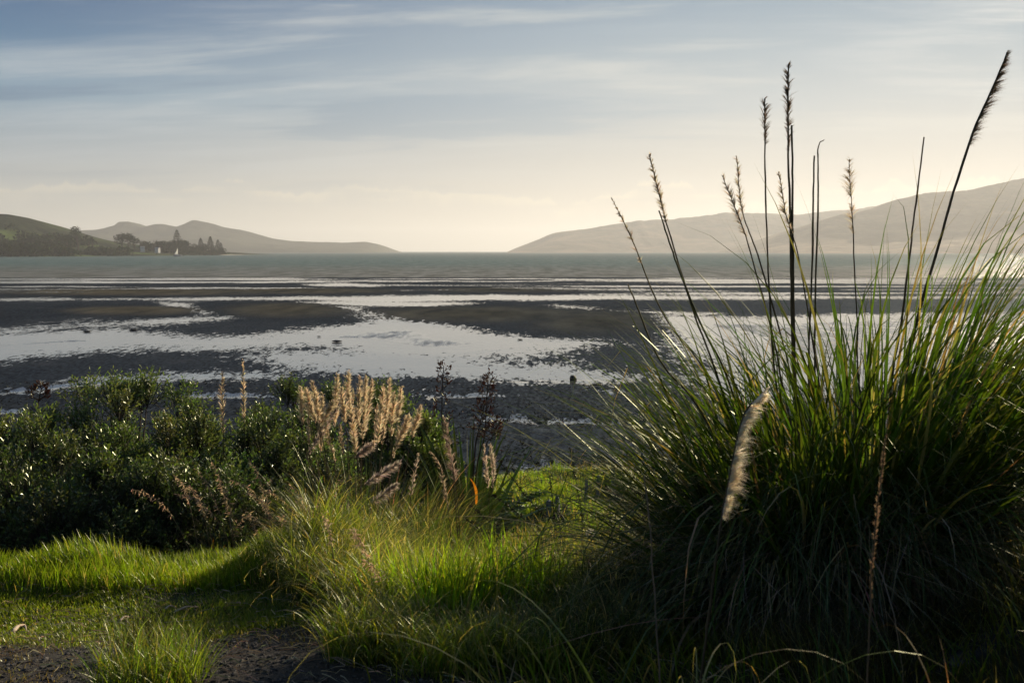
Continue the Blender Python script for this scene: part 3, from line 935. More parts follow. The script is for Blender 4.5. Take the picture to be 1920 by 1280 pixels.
def house(px, py, d, wdt, h, dep, rz, label):
    x = (px - 960) / F * d
    z0 = P(px, py, d)[2]
    e = empty('house', (x, d, z0), label, 'house', 'white houses on the headland', rz)
    g = Geo().add(*box(0, 0, h / 2 - 2, wdt, dep, h + 4)); g.build('wall', M['white_paint'], e)
    r = h * 0.4
    rv = np.array([(-wdt * 0.55, -dep * 0.56, h + 0.003), (wdt * 0.55, -dep * 0.56, h + 0.003), (wdt * 0.55, dep * 0.56, h + 0.003), (-wdt * 0.55, dep * 0.56, h + 0.003), (-wdt * 0.55, 0, h + r), (wdt * 0.55, 0, h + r)])
    Geo().add(rv, [(0, 1, 5), (0, 5, 4), (2, 3, 4), (2, 4, 5), (0, 4, 3), (1, 2, 5), (0, 3, 2), (0, 2, 1)]).build('roof', M['roof_metal'], e)
    for k in (-0.28, 0.02, 0.3):
        Geo().add(*box(k * wdt, -dep / 2 - 0.02, h * 0.55, wdt * 0.13, 0.08, h * 0.35)).build('window', M['window_glass'], e)


house(270, 466, 1195, 5.0, 2.0, 4, 0.35, 'larger white house in front of the spreading trees on the headland')
house(298, 468, 1215, 5.0, 1.9, 4, -0.3, 'smaller white house right of the dense round tree on the headland')

# moored boat off the headland
bx, by = (335 - 960) / F * 1090, 1090.0
boat = empty('sailing_boat', (bx, by, 0.0), 'small white sailing boat moored off the headland below the tallest pine', 'boat', None, 0.5)
hv = []
for k, xx in enumerate(np.linspace(-4.5, 5.0, 9)):
    wq = 1.5 * math.sqrt(max(0.0, 1 - (abs(xx + 0.6) / 5.7) ** 2.4)) + 0.03
    hv.append([(xx, -wq, 1.35 + 0.02 * xx), (xx, -wq * 0.7, 0.2), (xx, 0, -0.4), (xx, wq * 0.7, 0.2), (xx, wq, 1.35 + 0.02 * xx), (xx, 0, 1.4 + 0.02 * xx), (xx, -wq, 1.35 + 0.02 * xx)])
hv = np.array(hv)
Geo().add(hv.reshape(-1, 3), grid_faces(7, 9)).build('hull', M['white_paint'], boat)
Geo().add(*box(-0.5, 0, 1.75, 3.2, 1.6, 0.8)).build('cabin', M['white_paint'], boat)
Geo().add(*tube([(0.6, 0, 1.3), (0.6, 0, 9.5)], [0.09, 0.05], 6)).build('mast', M['roof_metal'], boat)
sp = [(0.5, 0, 8.0), (0.5, 0.15, 2.4), (-3.2, 0.5, 2.3)]
sv = [(0.5, 0, 9.0), (0.5, 0, 5.5), (0.5, 0, 2.4), (-1.3, 0.55, 5.0), (-1.5, 0.5, 2.3), (-3.4, 0.1, 2.3)]
Geo().add(sv, [(0, 1, 3), (1, 2, 4), (1, 4, 3), (3, 4, 5)], (0.9, 0.9, 0.88)).build('sail', M['sail_cloth'], boat)

# ------------------------------------------------------------------ stones on the mud
def mud_point(px, py):
    v = (640 - py) / F
    dy, dz = CP + v * SP, -SP + v * CP
    d = -CAM[2] / dz * dy
    return P(px, py, d)


for i, (px, py, r, lb) in enumerate([(1075, 712, 0.16, 'dark boulder alone on the wet mud at the end of the long pool'),
                                     (632, 641, 0.17, 'flat dark log-like rock in the middle of the main pool'),
                                     (250, 619, 0.17, 'small dark rock at the upper edge of the pool, nearest the left'),
                                     (163, 622, 0.15, 'low dark rock in the left arm of the pool'),
                                     (598, 631, 0.08, 'tiny dark stone just behind the flat rock in the pool'),
                                     (975, 637, 0.09, 'tiny dark stone toward the pointed right end of the pool'),
                                     (1015, 792, 0.07, 'small dark stone in the narrow strip of water near the shore'),
                                     (1118, 723, 0.14, 'low weedy lump of mud right of the lone boulder'),
                                     (350, 722, 0.22, 'low dark mound of mud behind the shrub tops')]):
    c = mud_point(px, py)
    v, f = stone(r, 10 + i, 0.95 if i == 0 else 0.35)
    v[:, 0] *= 1.0 if i == 0 else 1.8
    Geo().add(v, f).build('rock', M['rock'], label=lb, cat='rock', smooth_=True, origin=None).location = tuple(c + (0, 0, r * 0.3))

# weed and shell litter on the near mud
lit = Geo()
nL = 42000
py_ = 715 + rng.uniform(0, 1, nL) ** 0.8 * 185
px_r = rng.uniform(-400, 2300, nL)
vv_ = (640 - py_) / F; dyv = CP + vv_ * SP; dzv = -SP + vv_ * CP
dd = -CAM[2] / dzv * dyv
pos = np.stack([(px_r - 960) / F * dd / dyv, dd, np.full(nL, 0.04)], -1)
keep = fbm(pos[:, 0] * 0.35, pos[:, 1] * 0.35, 61, 4) > -0.12
pos = pos[keep]; pos[:, 2] += 0.09 * fbm(pos[:, 0] * 0.7, pos[:, 1] * 0.7, 31, 4)
n_ = len(pos)
dirs = norm(rng.normal(size=(n_, 3)) * (1, 1, 0.35))
lv, lf = scatter_leaves(pos, dirs, rng.uniform(0.05, 0.16, n_), rng.uniform(0.015, 0.05, n_))
lc = jitter((0.018, 0.018, 0.016), n_, 0.4)
pale = rng.uniform(size=n_) < 0.08
lc[pale] = jitter((0.16, 0.15, 0.13), pale.sum(), 0.3)
lit.add(lv, lf, np.repeat(lc, 4, 0)).build('seaweed_litter', M['far_leaf'], kind='stuff', label='dark seaweed and shell litter strewn over the near mud', cat='seaweed')

# ------------------------------------------------------------------ grass sward
def sward(name, n, region, hgt, wid, c0, c1, label, K=4, tilt=0.35, droop=0.7, dens=None, tip=0.8, mat='grass_leaf', nodry=False):
    xs_ = rng.uniform(region[0], region[1], n); ys_ = rng.uniform(region[2], region[3], n)
    if dens is not None:
        k = rng.uniform(size=n) < dens(xs_, ys_)
        xs_, ys_ = xs_[k], ys_[k]
    n = len(xs_)
    cl = fbm(xs_ * 2.2, ys_ * 2.2, 91, 3)
    base = np.stack([xs_, ys_, terr(xs_, ys_) - 0.01], -1)
    az = fbm(xs_ * 1.5, ys_ * 1.5, 55, 2) * 4 + rng.uniform(-1.6, 1.6, n) + math.pi
    L = hgt * rng.uniform(0.5, 1.25, n) * (1 + 0.6 * cl)
    c = jitter(c0, n, 0.25) * (1 + 0.45 * fbm(xs_ * 1.3, ys_ * 1.3, 13, 3))[:, None]
    dryf = rng.uniform(size=n) < 0.10
    c[dryf] = jitter((0.22, 0.19, 0.11), dryf.sum(), 0.25)
    c[dryf] = np.clip(c[dryf], 0, 0.6)
    g = Geo()
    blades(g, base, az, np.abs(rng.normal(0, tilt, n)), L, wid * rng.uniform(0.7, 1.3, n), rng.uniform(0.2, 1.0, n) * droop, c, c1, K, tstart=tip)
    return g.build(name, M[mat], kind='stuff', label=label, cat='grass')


GREEN = (0.078, 0.125, 0.012)
sward('hummock_grass', 95000, (-5.6, -0.1, 5.6, 8.2), 0.14, 0.0048, GREEN, (0.16, 0.22, 0.03), 'soft bright green grass growing over the hummocks beside the track',
      dens=lambda x, y: smooth(y - 0.12 * np.sin(x * 3.0) + 0.25 * smooth(x, -2.3, -1.7), 5.72, 5.98) * smooth(x, -0.1, -0.6))
sward('lawn_strip', 110000, (-4.4, -0.5, 4.4, 6.3), 0.04, 0.005, (0.07, 0.11, 0.016), (0.12, 0.16, 0.03), 'close-cropped green turf between the track and the hummocks',
      dens=lambda x, y: smooth(y + 0.25 * np.sin(x * 2.2) + 0.2 * fbm(x * 2, y * 2, 6, 3), 4.7, 5.15) * (0.3 + 0.7 * smooth(fbm(x * 1.5, y * 2.5, 8, 3), -0.4, 0.2)), K=3)
sward('shore_grass', 70000, (-3.2, 5.5, 11.5, 22.6), 0.18, 0.010, (0.080, 0.130, 0.018), (0.17, 0.22, 0.03), 'bright green grass on the bank above the shore', K=4,
      dens=lambda x, y: smooth(y + 0.3 * np.sin(x * 2) + 0.8 * fbm(x, x * 0, 4, 3), 22.9, 21.6))
sward('rough_grass', 70000, (-2.2, 4.5, 3.2, 12.5), 0.25, 0.006, (0.075, 0.11, 0.02), (0.20, 0.17, 0.09), 'rough mixed grass filling the middle of the bank', K=5, tilt=0.5, droop=1.3, tip=0.7,
      dens=lambda x, y: smooth(x + 0.25 * (y - 5), -0.95, -0.2) * (0.25 + 0.75 * smooth(y, 3.4, 4.2)))
sward('dry_grass', 42000, (-3.4, 1.2, 3.3, 5.3), 0.05, 0.0032, (0.09, 0.078, 0.048), (0.2, 0.17, 0.11), 'brown matted dry grass along the edge of the gravel track', K=4, tilt=0.9, droop=1.0,
      dens=lambda x, y: 0.8 * smooth(fbm(x * 1.8, y * 1.8, 70, 3), -0.1, 0.35) + 0.6 * np.exp(-((y - 4.75) / 0.18) ** 2) + smooth(x, -0.6, 0.2))
sward('dark_bank_grass', 70000, (0.9, 5.5, 2.9, 8.5), 0.15, 0.0035, (0.05, 0.045, 0.02), (0.13, 0.10, 0.06), 'fine brownish grass darkened as shade on the bank at right', K=4, tilt=0.5, droop=1.0,  # dark blade colour paints in the shade on this bank
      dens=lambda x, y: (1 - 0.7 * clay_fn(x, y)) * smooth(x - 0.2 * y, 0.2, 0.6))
sward('back_grass', 26000, (-9, -1.0, 8.5, 20), 0.4, 0.012, (0.03, 0.05, 0.012), (0.1, 0.09, 0.04), 'dark rank grass under and behind the shrubs', K=4, tilt=0.4, droop=1.0)

sward('shore_weeds', 16000, (-1.5, 4.5, 10.5, 21.5), 0.34, 0.009, (0.06, 0.065, 0.022), (0.26, 0.2, 0.11), 'taller dull and straw-coloured grass dotted over the green bank above the shore', K=5, tilt=0.5, droop=1.2, tip=0.6,
      dens=lambda x, y: smooth(fbm(x * 1.1, y * 0.9, 33, 4), 0.0, 0.35))

# gravel on the track: loose stones too many to count
gv = Geo()
iv, if_ = ico()
n_ = 11000
gx = rng.uniform(-3.2, 0.3, n_); gy = rng.uniform(3.2, 5.0, n_)
kk = rng.uniform(size=n_) < gravel_fn(gx, gy) * 0.9 + 0.05
gx, gy = gx[kk], gy[kk]; n_ = len(gx)
r = 0.003 + 0.011 * rng.uniform(0, 1, n_) ** 2.5 * (1 + (rng.uniform(size=n_) < 0.03) * 0.8)
sc3 = rng.uniform(0.6, 1.3, (n_, 1, 3)) * (1, 1, 0.7)
vv = iv[None] * r[:, None, None] * sc3 * (1 + rng.uniform(-0.15, 0.15, (n_, 12, 1))) + np.stack([gx, gy, terr(gx, gy) + r * 0.2], -1)[:, None]
fv = (if_[None] + (np.arange(n_) * 12)[:, None, None]).reshape(-1, 3)
gv.add(vv.reshape(-1, 3), fv).build('gravel', M['pebble'], kind='stuff', label='dark loose gravel covering the track', cat='gravel')

# dead straw lying about on turf and track
st_ = Geo(); n_ = 2600
sx2 = rng.uniform(-3.6, 1.2, n_); sy2 = rng.uniform(3.5, 6.6, n_)
an_ = rng.uniform(0, 6.28, n_); L_ = rng.uniform(0.03, 0.16, n_)
p0 = np.stack([sx2, sy2, terr(sx2, sy2) + 0.02], -1)
p2 = np.stack([sx2 + L_ * np.cos(an_), sy2 + L_ * np.sin(an_), 0 * sx2], -1); p2[:, 2] = terr(p2[:, 0], p2[:, 1]) + rng.uniform(0.01, 0.05, n_)
p1 = (p0 + p2) / 2 + np.stack([rng.normal(0, 0.008, n_), rng.normal(0, 0.008, n_), rng.uniform(0, 0.02, n_)], -1)
st_.add(*ribbons(np.stack([p0, p1, p2], 1), np.full((n_, 3), 0.0018), np.tile([[0.3, 0.3, 0.9]], (n_, 1)), jitter((0.30, 0.25, 0.17), n_, 0.35)))
st_.build('straw', M['dry_stem'], kind='stuff', label='bits of dead straw lying on the turf and the gravel track', cat='straw')

# driftwood sticks on the track edge
def stick(pts, r, label):
    p = spline(pts, 8)
    g = Geo().add(*tube(p, np.linspace(r, r * 0.5, 8) * rng.uniform(0.8, 1.2, 8), 6))
    c = p.mean(0)
    g.build('stick', M['driftwood'], label=label, cat='stick', origin=c, smooth_=True)


def GP(px, py):
    """ground point under picture pixel"""
    lo, hi = 1.5, 40.0
    for _ in range(50):
        md = (lo + hi) / 2
        p = P(px, py, md)
        if p[2] > float(terr(p[0], md)): lo = md
        else: hi = md
    return P(px, py, lo)


for a, b, r, lb in [((23, 1193), (46, 1178), 0.011, 'thick pale stick lying on the gravel at the left edge of the track'),
                    ((223, 1172), (243, 1163), 0.007, 'short pale stick on the turf behind the green tuft on the track'),
                    ((328, 1153), (372, 1144), 0.006, 'long thin pale twig lying on the turf in front of the hummocks'),
                    ((310, 1148), (328, 1144), 0.006, 'short broken twig beside the long thin one'),
                    ((45, 1180), (50, 1190), 0.006, 'small side twig at the end of the thick pale stick')]:
    A, B = GP(*a), GP(*b)
    stick([A + (0, 0, 0.02), (A + B) / 2 + (0, 0, 0.035), B + (0, 0, 0.02)], r, lb)

# ------------------------------------------------------------------ shrubs
S = 'dark coastal shrubs on the left of the bank'
def shrub(px, d, wdt, h, dep, nleaf, label, seed, col=(0.088, 0.115, 0.056), leaf=0.042, group=S, lumps=60, top=None, name='coastal_shrub'):
    b = G(px, d)
    if top is not None:
        h = P(px, top, d)[2] - b[2]
    e = empty(name, b, label, 'shrub', group)
    r0 = np.random.default_rng(seed)
    br = Geo(); fol = Geo()
    # lumps of foliage over a rounded dome
    cs = []
    while len(cs) < lumps:
        q = r0.uniform(-1, 1, 3)
        q[2] = r0.uniform(0.0, 1)
        rr = math.sqrt(q[0] ** 2 + q[1] ** 2 + q[2] ** 2)
        if rr > 1 or rr < 0.35: continue
        cs.append(q)
    cs = np.array(cs)
    for q in cs:
        c = q * (wdt / 2, dep / 2, h * 0.86) + (0, 0, 0.08)
        br.add(*tube(spline([(q[0] * 0.1, q[1] * 0.1, -0.1), c * (0.45, 0.45, 0.35), c * (0.85, 0.85, 0.8), c], 6), np.linspace(0.022, 0.004, 6), 5))
    per = nleaf // lumps
    for q in cs:
        c = q * (wdt / 2, dep / 2, h * 0.84) + (0, 0, 0.08)
        R_ = r0.uniform(0.20, 0.36) * (wdt / 2.6) ** 0.5
        ntw = max(per // 11, 3)
        out = norm(q * (1, 1, 1.3))
        dirs = norm(r0.normal(size=(ntw, 3)) * 0.75 + out + (0, 0, 0.5))
        tb = c + dirs * R_ * r0.uniform(0.15, 0.75, (ntw, 1))
        tl = r0.uniform(0.10, 0.24, ntw)
        br_dirs = norm(dirs + (0, 0, 0.5))
        s_ = np.linspace(0.1, 1.0, 11)
        pos = tb[:, None] + br_dirs[:, None] * (tl[:, None] * s_[None])[..., None]
        sidev = norm(rng.normal(size=(ntw, 11, 3)))
        ld = norm(br_dirs[:, None] * 0.75 + sidev * 0.75)
        n_ = ntw * 11
        L = leaf * r0.uniform(0.7, 1.25, n_)
        lv, lf = scatter_leaves(pos.reshape(-1, 3), ld.reshape(-1, 3), L, L * 0.36)
        kcol = jitter(col, 1, 0.18)[0]
        lc = jitter(kcol, n_, 0.22)
        young = np.tile(s_ > 0.85, ntw)
        lc[young] *= (1.5, 1.55, 1.2)
        fol.add(lv, lf, np.repeat(lc, 4, 0))
        # twigs as thin ribbons
        tw = np.stack([tb - br_dirs * 0.1, tb + br_dirs * tl[:, None] * 0.5, tb + br_dirs * tl[:, None]], 1)
        sd = norm(np.cross(br_dirs, r0.normal(size=(ntw, 3))))
        br.add(*ribbons(tw, np.full((ntw, 3), 0.0025), sd, (0.05, 0.04, 0.03)))
    br.build('branches', M['bark'], e)
    fol.build('foliage', M['shrub_leaf'], e, kind='stuff')
    return e


S = 'dark coastal shrubs on the left of the bank'
shrub(10, 9.6, 3.2, 0, 2.4, 46000, 'dark leafy shrub cut off by the left edge, lower than its neighbour', 1, top=765, lumps=90)
shrub(235, 10.2, 3.0, 0, 2.6, 56000, 'tallest dark glossy-leaved shrub, its top standing up over the mud', 2, top=708, lumps=100)
shrub(395, 9.8, 2.7, 0, 2.2, 46000, 'dark glossy shrub right of the tallest one, behind the seeding grass stalks', 3, top=757, lumps=90)
shrub(120, 8.5, 2.6, 0, 1.5, 34000, 'low dark shrub in front of the tallest one, just behind the green hummock', 4, (0.055, 0.075, 0.032), top=860, lumps=80)
shrub(330, 8.5, 2.2, 0, 1.3, 26000, 'low dark shrub behind the right-hand hummock, under the glossy one', 14, (0.055, 0.075, 0.032), top=880, lumps=70)
shrub(505, 10.2, 2.2, 0, 1.8, 38000, 'small glossy shrub left of the tan plumes', 5, (0.088, 0.115, 0.056), top=752, lumps=70)
shrub(548, 12.0, 1.2, 0, 1.1, 22000, 'narrow upright dark shrub peeking out left of the tan plumes', 6, (0.055, 0.08, 0.03), top=703, lumps=40)
shrub(680, 12.0, 2.3, 0, 1.5, 40000, 'dark shrub directly behind the tan plumes', 7, (0.06, 0.085, 0.03), top=698, lumps=60)
shrub(742, 11.6, 1.45, 0, 1.3, 34000, 'bright-edged shrub right of the tan plumes, sloping down toward the flax', 8, (0.08, 0.11, 0.04), top=706, lumps=60)
shrub(1895, 8.6, 1.5, 1.35, 1.4, 14000, 'dark shrub half hidden at the right edge behind the big pampas clump', 9, (0.03, 0.034, 0.014), 0.03, 'shrubs on the right bank', top=612)

# ------------------------------------------------------------------ plumes
def plume(geo, axis, rad, n, col, slen=0.09, wid=0.0015, side=None, sweep=1.0, K=4, lift=0.45, profile=None, bend=0.35, brn=5):
    """feathery seed head along a polyline axis"""
    axis = np.asarray(axis, float)
    cum = np.concatenate([[0], np.cumsum(np.linalg.norm(np.diff(axis, axis=0), axis=1))])
    nbr = max(n // brn, 4)
    br = rng.integers(0, nbr, n)
    sb = rng.uniform(0, 1, nbr) ** 0.9
    s = np.clip(sb[br] + rng.normal(0, 0.006, n), 0, 1)
    ob = rng.normal(size=(nbr, 3)); lb_ = rng.uniform(0.55, 1.3, nbr); ab_ = rng.uniform(0.5, 1.35, nbr)
    at = s * cum[-1]
    b = np.stack([np.interp(at, cum, axis[:, k]) for k in range(3)], -1)
    e2 = np.minimum(at + 0.01, cum[-1]); e1 = e2 - 0.01
    tan = norm(np.stack([np.interp(e2, cum, axis[:, k]) - np.interp(e1, cum, axis[:, k]) for k in range(3)], -1))
    o = norm(norm(np.cross(tan, ob[br])) + rng.normal(size=(n, 3)) * 0.22)
    pr = (np.sin(np.clip(s * 1.02, 0, 1) ** 0.75 * math.pi) ** 0.6 if profile is None else profile(s))
    if side is not None:
        o = norm(o + np.asarray(side) * sweep)
    L = slen * rng.uniform(0.65, 1.15, n) * lb_[br] * (0.35 + 0.75 * pr)
    ang = lift * ab_[br] * rng.uniform(0.85, 1.15, n)
    t = np.linspace(0, 1, K)
    th = ang[:, None] + bend * t[None]
    d = tan[:, None] * np.cos(th)[..., None] + o[:, None] * np.sin(th)[..., None]
    pts = np.zeros((n, K, 3)); pts[:, 0] = b + o * (rad * 0.25 * pr * rng.uniform(0, 1, n))[:, None]
    pts[:, 1:] = pts[:, :1] + np.cumsum(d[:, 1:] * (L / (K - 1))[:, None, None], 1)
    pts[..., 2] -= (t ** 2)[None] * (L * 0.18)[:, None]
    W = np.broadcast_to(np.array([0.8, 1.0, 0.8, 0.0, 0, 0][:K])[None] * wid, (n, K)) * rng.uniform(0.6, 1.3, (n, 1))
    sd = norm(np.cross(tan, rng.normal(size=(n, 3))))
    geo.add(*ribbons(pts, W, sd, jitter(col, n, 0.16)))


def stalk(parent, pts, r0, r1, plume_from=None, **kw):
    """pts top-first world points. returns stalk part with plume sub-part; plume_from = fraction from the top"""
    org = np.array(parent.location) if parent is not None else np.zeros(3)
    p = spline(pts, 40) - org
    wob = np.cumsum(rng.normal(0, 0.0012, (40, 3)), 0); wob -= np.linspace(0, 1, 40)[:, None] * wob[-1]
    p = p + wob * (1, 1, 0)
    col = kw.pop('stem_col', (0.10, 0.07, 0.04))
    g = Geo(); rr_ = np.linspace(r1, r0, 40) * 0.68
    nd_ = np.cumsum(rng.uniform(size=40) < 0.12) % 3
    rr_ = rr_ * (0.92 + 0.09 * nd_) * rng.uniform(0.95, 1.05, 40)
    v, f = tube(p, rr_, 6)
    g.add(v, f, col)
    st = g.build('flower_stalk', M['dry_stem'], parent, smooth_=True)
    if plume_from:
        cum = np.concatenate([[0], np.cumsum(np.linalg.norm(np.diff(p, axis=0), axis=1))])
        k = np.linspace(plume_from * cum[-1], 0, 14)
        ax = np.stack([np.interp(k, cum, p[:, i]) for i in range(3)], -1)
        ax[-1] += (ax[-1] - ax[-2]) * 0.2
        pg = Geo(); plume(pg, ax, **kw)
        pg.build('plume', M['plume'], st)
    return st


def pampas(px, d, n, label, group=None, seed=1, L=(1.3, 2.1), spread=0.28, tilt=(0.05, 0.75), droop=(0.5, 1.6), width=0.011, col=(0.045, 0.085, 0.016), lean=None, nleaf=50, azc=None, tipc=(0.42, 0.36, 0.22), name='pampas_clump', K=12, base=None, power=2.0):
    global rng
    keep_rng = rng
    rng = np.random.default_rng(seed)
    b = G(px, d) if base is None else base
    e = empty(name, b, label, 'pampas grass', group)

    def mk(n, g):
        a = rng.uniform(0, 2 * math.pi, n)
        if azc is not None:
            a = np.where(rng.uniform(size=n) < azc[2], rng.normal(azc[0], azc[1], n), a)
        rr = spread * np.sqrt(rng.uniform(0, 1, n))
        bs = np.stack([rr * np.cos(a), rr * np.sin(a), np.zeros(n)], -1)
        bs[:, 2] = terr(bs[:, 0] + b[0], bs[:, 1] + b[1]) - b[2]
        q = rng.uniform(0, 1, n)
        tl = tilt[0] + (tilt[1] - tilt[0]) * q * (0.35 + 0.65 * rr / spread)
        dr = droop[0] + (droop[1] - droop[0]) * rng.uniform(0, 1, n)
        LL = rng.uniform(L[0], L[1], n)
        cc = mixed(col, n, 0.25, 0.12)
        blades(g, bs, a, tl, LL, width * rng.uniform(0.6, 1.25, n), dr, cc, jitter(tipc, n, 0.2), K, curl=np.where(rng.uniform(size=n) < 0.3, rng.uniform(0.3, 1.6, n), 0.0),
               azbend=rng.normal(0, 0.35, n), tstart=rng.uniform(0.84, 1.1, n), power=power)
    g = Geo(); mk(n, g); g.build('leaves', M['pampas_leaf'], e, kind='stuff')
    for _ in range(nleaf):
        g = Geo(); mk(1, g); g.build('leaf', M['pampas_leaf'], e)
    rng = keep_rng
    return e


def dead_skirt(e, n, r, L, col=(0.20, 0.155, 0.105), tilt=(0.6, 1.5)):
    a = rng.uniform(0, 2 * math.pi, n)
    b = np.array(e.location)
    rr = r * np.sqrt(rng.uniform(0, 1, n))
    bs = np.stack([rr * np.cos(a), rr * np.sin(a), rng.uniform(0.02, 0.5, n)], -1)
    g = Geo()
    blades(g, bs, a + rng.normal(0, 0.4, n), rng.uniform(*tilt, n), rng.uniform(L * 0.5, L, n), 0.007 * rng.uniform(0.6, 1.3, n), rng.uniform(0.6, 1.5, n), jitter(col, n, 0.35), None, 8, azbend=rng.normal(0, 0.5, n))
    g.build('dead_leaves', M['dry_stem'], e, kind='stuff')


def hang(e, n, r, L):
    """green blades that arch over towards the open side and hang down the front of the clump"""
    a = rng.normal(-math.pi / 2 - 0.2, 0.75, n)
    rr = r * np.sqrt(rng.uniform(0, 1, n))
    bs = np.stack([rr * np.cos(a), rr * np.sin(a), rng.uniform(0, 0.3, n)], -1)
    g = Geo()
    blades(g, bs, a, rng.uniform(0.1, 0.6, n), rng.uniform(L * 0.6, L, n), 0.009 * rng.uniform(0.6, 1.3, n), rng.uniform(1.6, 3.0, n), mixed((0.085, 0.125, 0.06), n, 0.35, 0.25), jitter((0.25, 0.22, 0.15), n, 0.2), 13,
           azbend=rng.normal(0, 0.7, n), tstart=rng.uniform(0.8, 1.1, n), power=1.5, curl=rng.uniform(0, 1.0, n))
    g.build('hanging_leaves', M['pampas_leaf'], e, kind='stuff')


# --- the big pair of clumps on the right
cA = pampas(1490, 5.35, 1900, 'shorter big pampas clump at centre right, its blades arching low to the left', 'large pampas clumps', 11,
            L=(0.7, 2.25), spread=0.42, tilt=(0.05, 1.25), droop=(0.5, 2.4), azc=(math.pi, 0.75, 0.38), nleaf=80, width=0.016, power=2.2)
cB = pampas(1622, 5.5, 2300, 'tallest and greenest pampas clump, fanning up to the right against the hills', 'large pampas clumps', 12,
            L=(0.7, 2.65), spread=0.46, tilt=(0.0, 0.85), droop=(0.3, 2.3), azc=(0.1, 0.7, 0.35), col=(0.05, 0.10, 0.017), nleaf=90, width=0.017, power=2.2)
hang(cA, 800, 0.35, 1.6)
hang(cB, 900, 0.4, 1.7)
dead_skirt(cA, 1900, 0.5, 1.3, (0.30, 0.24, 0.165))
dead_skirt(cB, 2200, 0.5, 1.4, (0.30, 0.24, 0.165))

PC = (0.50, 0.42, 0.31)
PD = (0.13, 0.10, 0.075)


def top_stalk(cl, pix, d, r0, r1, pf=None, **kw):
    pts = [P(x, y, d + (0.25 * (k / max(len(pix) - 1, 1)))) for k, (x, y) in enumerate(pix)]
    dr_ = pts[-1] - pts[-2]
    bz_ = cl.location[2]
    base = np.array([pts[-1][0] + dr_[0] / dr_[2] * (bz_ - pts[-1][2]) * 0.6, cl.location[1] + rng.uniform(-0.2, 0.2), bz_])
    pts.append(base)
    stalk(cl, pts, r0, r1, pf, **kw)


top_stalk(cA, [(1147, 370), (1195, 475), (1250, 600), (1345, 740)], 5.10, 0.009, 0.003, 0.155, rad=0.012, n=260, col=PC, slen=0.035, wid=0.0016, stem_col=(0.16, 0.12, 0.07))
top_stalk(cA, [(1218, 292), (1247, 410), (1300, 590), (1360, 760)], 5.10, 0.011, 0.004, 0.135, rad=0.016, n=420, col=PC, slen=0.045, wid=0.0018, stem_col=(0.08, 0.055, 0.03))
top_stalk(cA, [(1236, 395), (1262, 470), (1310, 600), (1380, 760)], 5.05, 0.009, 0.006, stem_col=(0.05, 0.05, 0.025))
top_stalk(cA, [(1178, 533), (1240, 680), (1330, 800)], 4.90, 0.008, 0.006, stem_col=(0.12, 0.09, 0.05))
top_stalk(cA, [(1355, 330), (1395, 438), (1445, 620), (1470, 740)], 5.30, 0.009, 0.003, 0.14, rad=0.02, n=320, col=PC, slen=0.055, wid=0.0014, stem_col=(0.10, 0.07, 0.04))
top_stalk(cA, [(1380, 292), (1392, 400), (1425, 500), (1490, 740)], 5.35, 0.009, 0.003, 0.14, rad=0.016, n=340, col=PC, slen=0.045, wid=0.0014, stem_col=(0.10, 0.07, 0.04))
top_stalk(cA, [(1433, 185), (1436, 400), (1447, 640), (1460, 760)], 5.40, 0.012, 0.005, 0.085, rad=0.018, n=200, col=PD, slen=0.07, wid=0.0018, side=(1, 0, 0), sweep=0.7, stem_col=(0.10, 0.075, 0.045))
top_stalk(cA, [(1479, 120), (1479, 230), (1484, 440), (1490, 740)], 5.40, 0.014, 0.006, 0.15, rad=0.018, n=420, col=PD, slen=0.06, wid=0.0018, stem_col=(0.12, 0.085, 0.05))
top_stalk(cA, [(1484, 235), (1487, 440), (1494, 740)], 5.45, 0.012, 0.008, stem_col=(0.11, 0.085, 0.05))
top_stalk(cA, [(1460, 322), (1476, 410), (1502, 500), (1540, 740)], 5.20, 0.009, 0.003, 0.14, rad=0.018, n=320, col=PC, slen=0.05, wid=0.0015, stem_col=(0.08, 0.06, 0.035))
top_stalk(cA, [(1527, 292), (1524, 460), (1518, 740)], 5.40, 0.010, 0.007, stem_col=(0.11, 0.085, 0.05))
top_stalk(cA, [(1545, 262), (1535, 277), (1533, 360), (1530, 740)], 5.45, 0.010, 0.0035, stem_col=(0.11, 0.085, 0.05))
top_stalk(cB, [(1592, 298), (1598, 420), (1606, 600), (1612, 740)], 5.50, 0.008, 0.003, 0.16, rad=0.03, n=420, col=PC, slen=0.07, wid=0.0014, stem_col=(0.07, 0.05, 0.03), lift=0.7)
top_stalk(cB, [(1733, 257), (1711, 430), (1690, 600), (1670, 740)], 5.50, 0.013, 0.006, stem_col=(0.12, 0.08, 0.05))
top_stalk(cB, [(1888, 98), (1868, 150), (1820, 262), (1762, 450), (1700, 700)], 5.50, 0.015, 0.005, 0.165, rad=0.02, n=700, col=PD, slen=0.07, wid=0.0018, side=(1, 0, -0.3), sweep=1.4, lift=0.7, stem_col=(0.04, 0.03, 0.02))
# leaning dead canes in the shaded heart of the clumps
top_stalk(cB, [(1590, 740), (1680, 860), (1745, 1000), (1790, 1060)], 4.90, 0.008, 0.008, stem_col=(0.14, 0.11, 0.08))
top_stalk(cB, [(1960, 900), (1800, 868), (1680, 845)], 4.80, 0.009, 0.006, stem_col=(0.15, 0.12, 0.09))
top_stalk(cB, [(1640, 700), (1622, 800), (1600, 900)], 4.90, 0.010, 0.010, stem_col=(0.13, 0.09, 0.06))

